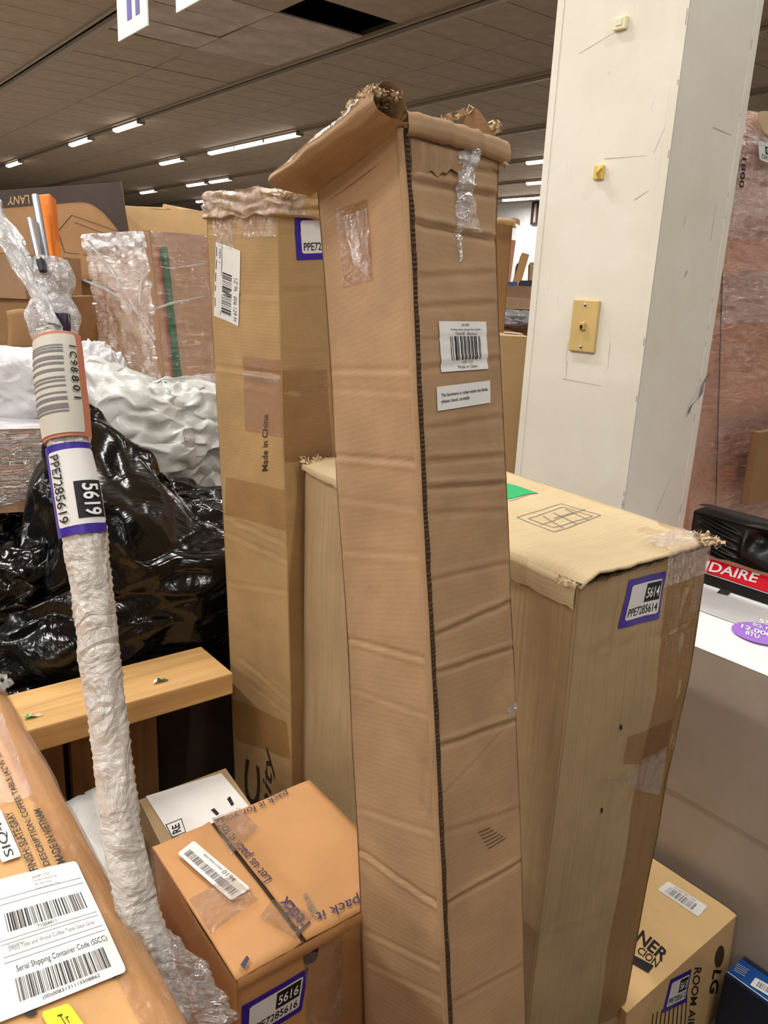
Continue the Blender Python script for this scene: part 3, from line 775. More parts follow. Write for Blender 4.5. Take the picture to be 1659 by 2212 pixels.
# crumpled top rim
mb = MB()
def rimB(u, v):
    k = u * 2
    e = (B.edge(3, 0) * (1 - k) + B.edge(0, 0) * k) if k <= 1 else (B.edge(0, 0) * (2 - k) + B.edge(1, 0) * (k - 1))
    out = -B.b if k <= 1 else -B.a
    bulge = .004 + .005 * abs(math.sin(v * 2.6 * math.pi + noise.noise(V((u * 5, 0, 0))) * 2)) + noise.noise(V((u * 22, v * 5, 1))) * .004
    return e + out * bulge * (1 if v < .97 else 0) + Z * (.020 - .048 * v + noise.noise(V((u * 12, v * 2, 5))) * .006)
mb.grid(rimB, 90, 24, uvfn=lambda u, v: (u * .36, v * .05)); mb.build('crumpled_rim', K_B, rB, True)
mb = MB(); mb.grid(lambda u, v: rimB(u * .62 + .36 * 0, v) + (-B.b) * .0015 + Z * .001 + (-B.a) * .001, 70, 20, uvfn=lambda u, v: (u * .3, v * .05)); mb.build('packing_tape', TAPE2, rB, True)
mb = MB(); torn(mb, B.edge(0, 0) + Z * .005 - B.a * .002, B.b * .03, B.a * .03, 50, .010, rr, Z * .3 - B.b); mb.build('torn_corner', TORN, rB)
B.tape(3, [(455, 447), (520, 447), (505, 540), (468, 530)], rB, TAPE2, (20, 20), amp=.0015)
B.tape(3, [(523, 447), (598, 455), (598, 510), (523, 515)], rB, TAPE2, (20, 20), amp=.0015)
B.tape(3, [(525, 770), (606, 778), (610, 945), (530, 930)], rB, TAPED, (10, 20))
B.tape(3, [(525, 798), (606, 812), (606, 830), (525, 815)], rB, TAPE2, (14, 8), amp=.001)
B.tape(0, [(610, 800), (705, 798), (720, 990), (612, 1000)], rB, TAPED, (10, 20))
B.tape(3, [(490, 1030), (622, 1060), (624, 1150), (488, 1110)], rB, TAPE, (10, 10)); B.tape(3, [(488, 1500), (620, 1560), (628, 1640), (515, 1600)], rB, TAPE, (10, 10))
B.tape(0, [(608, 850), (712, 834), (712, 840), (608, 857)], rB, TAPE2, (14, 3), amp=.0005, name='tape_fold')
sh = B.sheet(3, [(468, 523), (522, 542), (516, 705), (463, 682)])
o = sh.rect('shipping_label', PAPER, rB, off=.0012, r=.02); o['label'] = 'tall white shipping label with a sideways barcode'
mb = MB(); sh.bars(mb, .30, .36, .68, .92, 24, .0016, 9, vert=False); sh.add_rect(mb, .25, .02, .265, .95, 0, .0016, 3)
for i in range(5): sh.add_rect(mb, .03, .06 + .17 * i, .055, .18 + .17 * i, 0, .0016, 2)
sh.text(mb, 'MEM  1', [(.21, .07), (.21, .25), (.13, .25), (.13, .07)], .0016); sh.text(mb, '1Z 96E 006 129 M', [(.92, .38), (.92, .95), (.78, .95), (.78, .38)], .0016); mb.build('label_print', INK, o)
sh = B.sheet(0, [(636, 464), (742, 460), (746, 558), (640, 562)])
pallet_sticker(sh, rB, '5615', 'PPE7285615')
sh = B.sheet(3, [(540, 890), (600, 905), (600, 1040), (545, 1020)])
mb = MB(); q3 = [B.uv(3, *p) for p in ((567, 1018), (567, 897), (579, 895), (580, 1016))]; sB = B.sheet_uv(3, q3); sB.text(mb, 'Made in China', (0, 0, 1, 1), .0012, .008)
q4 = [B.uv(3, *p) for p in ((566, 1750), (571, 1608), (597, 1625), (590, 1765))]; B.sheet_uv(3, q4).text(mb, 'nity', (0, 0, 1, 1), .0012, .01, .3)
q5 = [B.uv(3, *p) for p in ((528, 1735), (530, 1635), (562, 1660), (562, 1760))]; s5 = B.sheet_uv(3, q5); s5.text(mb, 'C', (.0, .0, 1, 1), .0012, .02)
mb.build('printed_words', INKB, rB)

# ---- C: broad pale carton behind to the right
dC = 1.02; kC = .85
C = Carton(sc((1250, 1270), dC), V((-.6023, .7979, .0261)), V((.7982, .6015, .033)), V((.0106, .0407, -.9991)), .8051 * kC, .3449 * kC, 1.0,
           tabs={0: [(1250, 1250), (1300, 1246), (1480, 1229), (1600, 1216), (1950, 1172), (2150, 1147), (2212, 1139)],
                 1: [(1170, 1532), (1220, 1528), (1450, 1495), (1520, 1478), (1600, 1462), (1700, 1440), (1800, 1424), (1900, 1402), (2100, 1366), (2212, 1345)],
                 3: [(1000, 657), (1050, 655), (1400, 653), (1690, 650)]}, wob=.003, seed=3, rnd=.008)
C.H = min(p.z for p in C.base) / .9991
for c in (((1232, 1412), (1495, 1355), .0022, .003), ((1225, 1415), (1380, 1440), .001, .003), ((1480, 1190), (1440, 1700), .004, .005), ((1440, 1200), (1390, 1700), .002, .006), ((1180, 2020), (1385, 1960), .0015, .004)): C.crease(0, *c)
for c in (((1190, 1235), (1110, 1185), .003, .004), ((1236, 1300), (1180, 2150), .003, .008)): C.crease(3, *c)
rC = thing('broad_carton', C.P + C.c * C.H + C.a * .37 + C.b * .16, 'large pale tan carton with a green patch printed on its top, right of centre', 'box')
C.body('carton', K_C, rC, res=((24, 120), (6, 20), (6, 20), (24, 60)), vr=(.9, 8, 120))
# top: two closed flaps with a ragged overhanging front edge
mb = MB()
def topC(u, v):
    p = C.surf(4, u, v, .0125)
    e = noise.noise(V((u * 9, v * 12, 4))) * .0012
    if v < .06: e -= (.06 - v) * .04 * (1 - u)
    if u < .06: e -= ((.06 - u) / .06) ** 2 * .010
    return p + Z * e + (-C.a) * (.004 + .006 * noise.noise(V((u * 11, 0, 0)))) * (1 - v) ** 8
us = [0, .01, .03, .06] + [.06 + .94 * k / 24 for k in range(1, 25)]
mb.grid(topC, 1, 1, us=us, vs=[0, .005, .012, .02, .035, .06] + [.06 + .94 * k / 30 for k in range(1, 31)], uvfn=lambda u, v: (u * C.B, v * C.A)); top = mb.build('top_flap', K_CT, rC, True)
so = top.modifiers.new('thick', 'SOLIDIFY'); so.thickness = .004; so.offset = -1
mb = MB()
for k in range(2):      # bent inner layers seen in the gap of the front edge
    mb.grid(lambda u, v, k=k: C.edge(0, 0) * (1 - u) + C.edge(1, 0) * u + Z * (.0005 + k * .0042 + .0011 * math.sin(u * (60 + 25 * k)) + .001 * noise.noise(V((u * 8, k, 0)))) + C.a * (.045 * v - .001 - .003 * k), 160, 2, uvfn=lambda u, v: (u * .3, v * .05))
mb.build('inner_flap_edges', RAW, rC)
mb = MB()       # open flutes of the board under the front flap
def flute(u, v):
    ph = (u * 34) % 1.0; tri = abs(ph * 2 - 1)
    return C.edge(0, 0) * (1 - (.05 + .6 * u)) + C.edge(1, 0) * (.05 + .6 * u) - C.a * .0022 + Z * (-.0005 + .0042 * tri + .0010 * v)
mb.grid(flute, 34 * 8, 1, uvfn=lambda u, v: (u * .2, v * .01)); mb.build('open_flutes', TORN, rC)
mb = MB()       # paper folded over the long left top edge
def fold(u, v):
    p = C.edge(0, 0) * (1 - u) + C.edge(3, 0) * u
    x = .020 * (1 - v); d = .003 + .032 * v * (1 - .6 * u) + noise.noise(V((u * 30, v * 2, 8))) * .004 * v
    return p - C.b * (.0035 + .002 * math.sin(v * 3)) + C.b * x * (v < .01) + Z * (.012 - d * 1.2)
mb.grid(fold, 60, 8, uvfn=lambda u, v: (u * .7, v * .05)); mb.build('folded_paper_edge', K_CT, rC, True)
mb = MB(); torn(mb, C.edge(1, 0) + Z * .010 - C.b * .03, C.b * .035, C.a * .03, 110, .013, rr, C.b * .7 + Z * .3); torn(mb, C.edge(0, 0) + Z * .004, C.a * .03, C.b * .02, 30, .008, rr, -C.c * .2 - C.b)
torn(mb, C.edge(3, 0) + Z * .006, C.b * .05, C.a * .02, 40, .014, rr, Z * .6 - C.b * .5); mb.build('torn_paper_shreds', TORN, rC)['kind'] = 'stuff'
# sealing tape along top and down the front
C.tape(4, [(1330, 1180), (1470, 1125), (1500, 1165), (1440, 1190)], rC, TAPE, (10, 10), off=.0125)
mb = MB()
def wrap(u, v):
    s0 = .62 + .36 * u
    e = C.edge(0, 0) * (1 - s0) + C.edge(1, 0) * s0
    a_ = v * 2 - 1
    return e + (C.a * (-a_) * .045 + Z * .0165 if a_ < 0 else Z * (.0165 - .055 * a_) - C.a * .007) + noise.noise(V((u * 14, v * 12, 3))) * .0025 * (Z - C.a)
mb.grid(wrap, 26, 26, uvfn=lambda u, v: (u * .12, v * .12)); mb.build('wrinkled_tape', TAPE2, rC, True)
mb = MB(); mb.grid(lambda u, v: C.edge(0, 0) * (1 - (.12 + .3 * u)) + C.edge(3, 0) * (.12 + .3 * u) - C.b * .0075 + Z * (.014 - .05 * v + .004 * noise.noise(V((u * 25, v * 4, 1)))), 26, 8, uvfn=lambda u, v: (u * .2, v * .06)); mb.build('packing_tape', TAPE2, rC, True)
C.tape(0, [(1450, 1200), (1528, 1180), (1440, 1700), (1365, 1740)], rC, TAPED, (10, 40), off=.0012)
C.tape(0, [(1365, 1740), (1440, 1700), (1350, 2190), (1290, 2212)], rC, TAPED, (10, 40), off=.0012)
C.tape(0, [(1352, 1590), (1455, 1548), (1440, 1650), (1345, 1650)], rC, TAPED, (10, 10), off=.0016)
C.tape(0, [(1305, 1690), (1440, 1620), (1425, 1720), (1300, 1680)], rC, TAPE2, (20, 20), off=.002, amp=.001)
C.tape(0, [(1380, 1640), (1440, 1610), (1425, 1715), (1380, 1710)], rC, TAPE2, (20, 20), off=.0025, amp=.0015)
sh = C.sheet(0, [(1357, 1252), (1443, 1235), (1425, 1337), (1336, 1359)]); pallet_sticker(sh, rC, '5614', 'PPE7285614')
def ontop(C_, p, off): 
    u, v = C_.uv(4, *p); return C_.surf(4, u, v, off)
def topsheet(C_, pts, fn=None, lift=.0118):
    q = [C_.uv(4, *p) for p in pts]; f = fn or (lambda u, v: C_.surf(4, u, v, .01))
    return Sheet(lambda x, y, off: f(*bil(q, x, y)) + Z * (off + .0006))
def pxc(C_, x, y): return x, y
sh = topsheet(C, [(1060, 1050), (1095, 1058), (1160, 1081), (1060, 1098)], topC); o = sh.rect('green_printed_patch', GREEN, rC, off=.0004, n=10)
mb = MB(); sh = topsheet(C, [(1000, 1000), (1400, 1000), (1400, 1300), (1000, 1300)], topC)
qT = [C.uv(4, *p) for p in [(0, 0), (1, 0), (1, 1), (0, 1)]] if False else None
def lineT(a, b, wd=.0008):
    n_ = 8
    for i in range(n_):
        f0, f1 = i / n_, (i + 1) / n_
        def pt(f): 
            uu = C.uv(4, a[0] + (b[0] - a[0]) * f, a[1] + (b[1] - a[1]) * f); return topC(*uu) + Z * .0009
        p, q = pt(f0), pt(f1); s_ = (q - p).normalized().cross(Z) * wd
        mb.quad(p - s_, p + s_, q + s_, q - s_)
for a, b in (((1115, 1130), (1212, 1103)), ((1212, 1103), (1295, 1130)), ((1295, 1130), (1195, 1162)), ((1195, 1162), (1115, 1130)), ((1140, 1133), (1215, 1110)), ((1215, 1110), (1278, 1131)), ((1278, 1131), (1194, 1152)), ((1194, 1152), (1140, 1133)),
             ((1172, 1128), (1216, 1153)), ((1194, 1122), (1243, 1146)), ((1219, 1114), (1268, 1138)), ((1165, 1146), (1262, 1116)), ((1195, 1133), (1240, 1121)), ((1096, 1058), (1160, 1081)), ((1160, 1081), (1098, 1096))):
    lineT(a, b)
mb.build('line_drawing', INKG, rC)
mb = MB()
for i, (px, py) in enumerate([(1338, 1568), (1298, 1748)]):
    sh = C.sheet(0, [(px - 3, py - 5), (px + 2, py - 5), (px + 2, py + 6), (px - 3, py + 6)]); sh.add_rect(mb, 0, 0, 1, 1, .3, .0012, 3)
mb.build('punctures', INK, rC)

# ---- D: shipping carton at the bottom, packed with printed slogans
dD = .92; kD = .92
D = Carton(sc((510, 2120), dD), V((-.5934, .8049, -.0081)), V((.8038, .593, .048)), V((.0434, .022, -.9988)), .2942 * kD, .2803 * kD, .5, wob=.0015, seed=4)
D.H = min(p.z for p in D.base)
rD = thing('shipping_carton', D.P + D.c * D.H + D.a * .1 + D.b * .1, 'orange-brown taped shipping carton with purple printed slogans at the bottom centre', 'box')
D.creases[4].append((0, 0, 0, .001, 0, .001))
for c in (((350, 1850), (430, 1820), .0010, .002), ((700, 1790), (620, 1870), .0008, .004)): D.crease(4, *c)
D.crease(0, (520, 2135), (775, 1992), .002, .003)
D.body('carton', K_D, rD, res=((20, 60), (8, 12), (8, 12), (20, 60)))
# two top flaps meeting along a recessed seam
s0 = D.uv(4, 452, 1790); s1 = D.uv(4, 655, 2025)
sv = (s0[1] + s1[1]) / 2
uS = (D.uv(4, 455, 1785)[0], D.uv(4, 650, 2020)[0])
seam = sum(uS) / 2
vend = 1
for (a_, b_, z_, nm) in ((0, seam - .014, .003, 'left_top_flap'), (seam + .012, 1.0, .006, 'right_top_flap')):
    mb = MB()
    def tf(u, v, a_=a_, b_=b_, z_=z_):
        uu = a_ + (b_ - a_) * u; du = min(u, 1 - u); dv = min(v, 1 - v)
        curl = .003 * math.exp(-((1 - u) / .08) ** 2) * (1 if nm[0] == 'l' else 0)
        return D.surf(4, uu, v, z_ + curl + noise.noise(V((uu * 5, v * 5, 2))) * .0012)
    mb.grid(tf, 18, 18, uvfn=lambda u, v, a_=a_: (u * .1 + a_, v * .22)); o = mb.build(nm, K_D, rD, True); m_ = o.modifiers.new('thick', 'SOLIDIFY'); m_.thickness = .0035; m_.offset = -1
mb = MB(); mb.grid(lambda u, v: D.surf(4, seam - .03 + .06 * u, v, .0005), 4, 10); mb.build('seam_gap', RAW, rD)
def dsheet(q_uv): return Sheet(lambda x, y, off: D.surf(4, *[min(.996, max(.004, k)) for k in bil(q_uv, x, y)], .0085 + off))
def dtext(st, pts, name, mat=INKP, bold=.004, par=None):
    q = [D.uv(4, *p) for p in pts]; mb = MB(); dsheet(q).text(mb, st, (0, 0, 1, 1), .0006, bold); return mb.build(name, mat, par or rD)
dtext('Let us pack it for you.', [(570, 1922), (440, 1768), (464, 1748), (594, 1908)], 'printed_slogan')
dtext('pack it', [(780, 1966), (688, 2004), (680, 1978), (772, 1938)], 'printed_slogan')
dtext('FedEx', [(648, 2028), (598, 1970), (620, 1948), (672, 2004)], 'printed_logo', bold=.02)
dtext('Office', [(680, 1998), (650, 1950), (662, 1940), (692, 1988)], 'printed_logo', INKG)
dtext('pack it for you', [(624, 1728), (484, 1790), (476, 1776), (618, 1714)], 'printed_slogan')
for pts in ([(636, 1696), (648, 1692), (650, 1698), (640, 1702)], [(334, 1880), (345, 1873), (358, 1885), (346, 1894)], [(520, 2098), (534, 2078), (540, 2085), (528, 2108)]):
    q = [D.uv(4, *p) for p in pts]; dsheet(q).rect('corner_mark', INKP, rD, off=.0006, n=3)
sh = dsheet([D.uv(4, *p) for p in [(420, 1828), (542, 1934), (500, 1961), (384, 1855)]])
o = sh.rect('white_barcode_label', PAPER, rD, r=.12, asp=.35, off=.0008); mb = MB(); sh.bars(mb, .07, .45, .95, .82, 46, .0012, 12); o2 = mb.build('label_bars', INKG, o)
mb = MB(); sh.text(mb, '0194', (.60, .08, .80, .32), .0012, .01); sh.text(mb, '0024 90021154901', (.25, .14, .58, .24), .0012); mb.build('label_digits', INKG, o)
for pts in ([(405, 1960), (500, 1905), (560, 1960), (430, 2050)], [(455, 1775), (500, 1735), (560, 1800), (500, 1860)], [(590, 1960), (680, 1990), (640, 2045), (560, 2000)]):
    q = [D.uv(4, *p) for p in pts]; mb = MB(); sd = dsheet(q)
    mb.grid(lambda x, y: sd.fn(x, y, .002 + .0012 * noise.noise(V((x * 5, y * 6, q[0][0] * 9)))), 24, 24, uvfn=lambda x, y: (x * .09, y * .1)); mb.build('packing_tape', TAPE2, rD, True)
mb = MB(); mb.grid(lambda u, v: D.edge(0, 0) * (1 - u) + D.edge(3, 0) * u - D.b * (.003 + .002 * noise.noise(V((u * 20, v * 5, 0)))) + Z * (.010 - .14 * v), 40, 20, uvfn=lambda u, v: (u * .24, v * .14)); mb.build('clear_side_tape', TAPE2, rD, True)
mb = MB(); mb.grid(lambda u, v: D.edge(0, 0) * (1 - u) + D.edge(1, 0) * u - D.a * (.004 + .002 * math.sin(v * 3)) + Z * (.006 - .018 * v + .002 * noise.noise(V((u * 20, v, 0)))), 60, 6, uvfn=lambda u, v: (u * .24, v * .03)); mb.build('front_edge_ply', K_D, rD, True)
sh = D.sheet(0, [(522, 2172), (666, 2088), (650, 2180), (520, 2262)]); pallet_sticker(sh, rD, '5616', 'PPE7285616')
q = [D.uv(0, *p) for p in ((655, 2040), (690, 2030), (685, 2075), (655, 2085))]; D.sheet_uv(0, q).rect('torn_print', INKP, rD, off=.0012, r=.3)
D.tape(0, [(655, 2035), (740, 1998), (740, 2200), (660, 2212)], rD, TAPE2, (16, 30), amp=.001)

# ---- E: big flat carton lower left
zE = .95
E0 = L(.190, .02, zE); Ea = (L(.214, 1.09, zE) - E0).normalized(); Eb = Ea.cross(Z) * -1
# near corner = right/front; a runs away from the camera, b runs to the left
Ec = Carton(E0, Ea, Eb, -Z, 1.07, .62, .46, wob=.001, seed=5, rnd=.01)
rE = thing('furniture_carton', L(-.1, .55, .49), 'honey-brown furniture carton with a large white shipping label in the lower left corner', 'box')
mb = MB()
def ef(u, v):   # rounded-edge slab: profile across, length along
    return None
NP = 14
prof = [(.62, -.46), (.62, 0)] + [(.62 - .60 * k / 20, 0) for k in range(1, 21)] + [(.02 - .020 * math.sin(a * math.pi / 2 / 8), -.020 + .020 * math.cos(a * math.pi / 2 / 8)) for a in range(1, 9)] + [(0, -.46)]
def ebody(u, v):
    k = u * (len(prof) - 1); i = int(min(len(prof) - 2, round(k) if abs(k - round(k)) < 1e-6 else k)); f = k - i
    x = prof[i][0] * (1 - f) + prof[i + 1][0] * f; z = prof[i][1] * (1 - f) + prof[i + 1][1] * f
    wv = noise.noise(V((x * 8, v * 12, 3))) * .0025
    return E0 + Eb * (x + (wv if x < .01 else 0)) + Ea * (v * 1.07) + Z * (z + (wv if z > -.01 else 0))
mb.grid(ebody, len(prof) - 1, 60, uvfn=lambda u, v: (u * 1.2, v * 1.07)); 
for v in (0, 1):
    mb.quad(E0 + Ea * 1.07 * v + Z * -.46, E0 + Ea * 1.07 * v + Eb * .62 - Z * .46, E0 + Ea * 1.07 * v + Eb * .62, E0 + Ea * 1.07 * v)
mb.build('carton', K_E, rE, True)
def etop(px, py, off=.0015):
    p = atz(px, py, zE); return V((p.x, p.y, zE + off))
def esheet(pts):
    q = [tuple(etop(*p)) for p in pts]
    return Sheet(lambda x, y, off: (lambda P: P + Z * off + Z * (.0012 + noise.noise(V(((P - E0).dot(Eb) * 8, (P - E0).dot(Ea) / 1.07 * 12, 3))) * .0025))(V(bil(q, x, y))))
def etext(mb, st, tl, tr, br, bl, bold=.012): esheet([tl, tr, br, bl]).text(mb, st, (0, 0, 1, 1), .0010, bold)
mb = MB()
etext(mb, 'MADE IN VIETNAM', (124, 1877), (72, 1758), (88, 1752), (142, 1870))
etext(mb, 'DESCRIPTION: COFFEE TABLE (42"W X 18"', (95, 1882), (-16, 1622), (-1, 1612), (114, 1877))
etext(mb, 'FINISH: SLATE GRAY', (65, 1893), (11, 1764), (27, 1757), (84, 1887))
mb.build('printed_text', INK, rE)
esheet([(-40, 1755), (2, 1752), (47, 1858), (5, 1872)]).rect('model_label', PAPER, rE, r=.06, off=.0004)
mb = MB(); etext(mb, 'SIQ-P01', (13, 1862), (-30, 1752), (-8, 1745), (35, 1855), .0); mb.build('label_text', INK, rE)
# tape band with straight border across the top
shT = esheet([(-60, 1560), (5, 1545), (72, 1722), (0, 1745)]); shT.rect('packing_tape', TAPE, rE, off=.0003, n=8, uvs=(.06, .2))
shL = esheet([(-140, 1943), (165, 1867), (275, 2105), (-120, 2262)])
lab = shL.rect('shipping_label', PAPER, rE, r=.04, asp=.6, off=.0008, n=10); lab['label'] = 'large white label with two barcodes'
mb = MB(); shL.bars(mb, .42, .30, .94, .45, 42, .0012, 21); shL.bars(mb, .40, .78, .93, .93, 56, .0012, 22)
shL.text(mb, 'Serial Shipping Container Code (SSCC)', (.42, .70, .97, .755), .0012); shL.text(mb, '(00)0083131115508862', (.52, .945, .85, .975), .0012); shL.text(mb, '71004411', (.60, .46, .72, .49), .0012)
mb.build('label_print', INK, lab)
mb = MB(); shL.text(mb, '59002 Tafel and Wood Coffee Table Slate Gray', (.40, .56, .94, .60), .0012); shL.text(mb, 'Description', (.40, .54, .50, .57), .0012)
for y_ in (.17, .22, .50, .53, .62, .66): shL.add_rect(mb, .36, y_, .98, y_ + .004, 0, .0011, 4)
for i in range(4): shL.text(mb, ['SHIP TO', 'Our Best Shipping Dept', '1001 Any Street', 'Carteret NJ'][i], (.66, .05 + .035 * i, .78 + .05 * (i % 2), .072 + .035 * i), .0012)
mb.build('faint_print', INKG, lab)
s_ = esheet([(88, 2192), (149, 2172), (212, 2262), (140, 2285)]); yl = s_.rect('yellow_sticker', YELLOW, rE, r=.12, off=.0006)
mb = MB(); s_.text(mb, 'Tr', (.42, .18, .72, .42), .001); mb.build('sticker_text', INK, yl)
for pts in ([(50, 2196), (76, 2180), (80, 2196), (62, 2200)], [(241, 2114), (256, 2108), (258, 2112), (244, 2120)]):
    esheet(pts).rect('dark_mark', INK, rE, off=.0003, n=2)
# clear tape rolled over the long right edge
mb = MB()
def etape(u, v):
    i = 20.4 + u * (len(prof) - 1 - 20.4); p = ebody(min(1, i / (len(prof) - 1)) if u < .93 else (len(prof) - 1.75) / (len(prof) - 1), .35 + .66 * v)
    return p - Eb * (.001 + .0022 * max(0, noise.noise(V((u * 6, v * 16, 2))) + .3)) + Z * (.0022 + .002 * noise.noise(V((u * 5, v * 18, 6))))
mb.grid(etape, 26, 90, uvfn=lambda u, v: (u * .25, v * .6)); mb.build('wrinkled_edge_tape', TAPE2, rE, True)
mb = MB(); torn(mb, E0 + Ea * 1.05 + Z * .004, Eb * .03, Ea * .03, 30, .02, rr, Z * .5 + Ea); mb.build('loose_film', CLEAR2, rE)
simple_box('plain_carton', 'plain brown carton underneath the honey-brown furniture carton', 'box', L(.185, .04, .488), GD, -ND, -Z, .98, .58, .488, K_BG, seed=21)

# ---- G: LG carton, bottom right
dG = 1.66; kG = dG / 1.25
Gp = sc((1592, 1977), dG)
Gc = Carton(Gp, V((-.6154, .7882, -.0046)), V((-.7867, -.6146, -.0587)), V((.0491, .0325, -.9983)), .4, .37, .3, wob=.001, seed=6, rnd=.006)
Gc.H = .262
# here edge 0 = right corner, a runs to the back, b runs to the left along the front
rG = thing('appliance_carton', Gp + Gc.c * Gc.H, 'light tan appliance carton with black printed words at the bottom right', 'box')
mb = MB(); 
for f in range(4):
    mb.grid(lambda u, v, f=f: Gc.surf(f, u, v), 14, 10, uvfn=lambda u, v, f=f: (u * Gc.W[f], v * Gc.H))
mb.build('carton', K_G, rG, True)
mb = MB(); mb.grid(lambda u, v: Gc.surf(4, u, v, .003 - .004 * math.exp(-(v / .03) ** 2)), 20, 20, uvfn=lambda u, v: (u * .6, v * .4)); mb.build('top_flap', K_G, rG, True)
def gtop(pts): 
    q = [Gc.uv(4, *p) for p in pts]; return Sheet(lambda x, y, off: Gc.surf(4, *bil(q, x, y), .0035 + off))
sh = gtop([(1443, 1907), (1528, 1961), (1508, 1984), (1420, 1925)]); o = sh.rect('white_barcode_label', PAPER, rG, r=.12, asp=.35, off=.0006); mb = MB(); sh.bars(mb, .14, .30, .82, .85, 22, .001, 31); sh.text(mb, 'SKU 00021 90021 154901', (.2, .08, .75, .2), .001); mb.build('label_print', INKG, o)
mb = MB(); gtop([(1388, 2012), (1447, 2062), (1430, 2082), (1372, 2034)]).text(mb, 'NER', (.0, 0, 1, 1), .0006, .025)
gtop([(1384, 2048), (1426, 2080), (1416, 2094), (1374, 2060)]).text(mb, 'CION', (0, 0, 1, 1), .0006, .01); gtop([(1355, 2060), (1412, 2090), (1400, 2106), (1345, 2074)]).add_rect(mb, 0, 0, 1, 1, 0, .0006, 3); mb.build('printed_words', INK, rG)
# front face is face 0 (edge0 right -> edge1 left)
def gfront(pts):
    q = [Gc.uv(0, *p) for p in pts]; return Sheet(lambda x, y, off: Gc.surf(0, *bil(q, x, y), off))
mb = MB()
sh = gfront([(1549, 2042), (1567, 2042), (1560, 2090), (1541, 2090)])
for (r0, r1) in ((0.42, .5),):
    sh.add_rect(mb, .0, .0, 1, 1, .49, .001, 6)
mb.build('round_logo', INKB, rG)
mb = MB(); sh = gfront([(1552, 2095), (1558, 2140), (1540, 2142), (1540, 2100)]); gfront([(1558, 2095), (1549, 2146), (1532, 2146), (1542, 2095)]).text(mb, 'LG', (0, 0, 1, 1), .001, .03)
gfront([(1516, 2090), (1497, 2222), (1482, 2222), (1500, 2090)]).text(mb, 'ROOM AIR', (0, 0, 1, 1), .001, .01); mb.build('printed_words', INK, rG)
mb = MB()
for i in range(9): gfront([(1410 + i * 9, 2190 - i * 5), (1412 + i * 9, 2189 - i * 5), (1405 + i * 9, 2240), (1403 + i * 9, 2240)]).add_rect(mb, 0, 0, 1, 1, 0, .001, 2)
mb.build('fine_print', INKB, rG)
sh = gfront([(1448, 2116), (1494, 2093), (1480, 2164), (1430, 2188)]); pallet_sticker(sh, rG, '5613', 'PPE7285613')

# ---- H: air conditioner carton and grey carton below, right edge
def hz(n_, g_, z_): return L(n_, g_, z_)
Hc = Carton(L(1.5, -.25, .792), GD, ND, -Z, 1.355, .575, .352, wob=.0012, seed=7)
rH = thing('appliance_carton', L(1.78, .4, .44), 'glossy carton with white top and red lettered band at the right edge', 'box')
Hc.body('carton', TAUPE, rH, res=((8, 8), (8, 8), (8, 8), (20, 10))); Hc.cap('top_panel', WHITEP, rH, 12, 12, .0005)
def hs(pts): 
    q = [tuple(atz(*p, .7935)) for p in pts]; return Sheet(lambda x, y, off: V(bil(q, x, y)) + Z * (off + .002))
def band(n0, n1, mat, name, off=.0006, g0=-.24, g1=1.10):
    mb = MB(); mb.grid(lambda u, v: L(n0 + (n1 - n0) * u, g0 + (g1 - g0) * v, .7945 + off), 2, 8); return mb.build(name, mat, rH)
band(1.955, 2.074, RED, 'red_band'); band(1.872, 1.945, BLK, 'black_band')
for i in range(13): band(1.70 + i * .011, 1.7045 + i * .011, GREYP, 'printed_louvre', .0004)
band(1.69, 1.85, plain('pale_grey', S(206, 203, 202), .4), 'louvre_panel', .0001)
mb = MB(); hs([(1478, 1200), (1642, 1243), (1632, 1262), (1470, 1221)]).text(mb, 'FRIGIDAIRE', (-.15, 0, 1, 1), .0015, .02); mb.build('band_lettering', WHITEP, rH)
mb = MB(); P = atz(1645, 1370, .795); 
mb.grid(lambda u, v: P + (GD * math.cos(u * 2 * math.pi) * .062 + ND * math.sin(u * 2 * math.pi) * .062) * v + Z * .0022, 40, 3); o = mb.build('lilac_badge', LILAC, rH)
mb = MB()
for st_, q_ in (('550', [(1634, 1343), (1672, 1355), (1670, 1363), (1632, 1351)]), ('SQ. FT.', [(1626, 1349), (1674, 1364), (1672, 1371), (1624, 1356)]), ('12,000', [(1602, 1352), (1668, 1373), (1666, 1384), (1599, 1361)]), ('BTU', [(1612, 1366), (1641, 1376), (1638, 1384), (1609, 1374)])):
    hs([(a_ + (6 if st_ == '550' else 0), b_ - (3 if st_ == '550' else 0)) for a_, b_ in q_]).text(mb, st_, (0, 0, 1, 1), .003, .02)
mb.build('badge_text', WHITEP, o)
hs([(1556, 1275), (1580, 1280), (1572, 1288), (1548, 1282)]).rect('display_print', INK, rH, off=.001)
simple_box('grey_carton', 'plain taupe carton beneath the white-topped appliance carton', 'box', L(1.502, -.25, .4385), GD, ND, -Z, 1.355, .575, .4385, TAUPE, seed=31, part='carton')
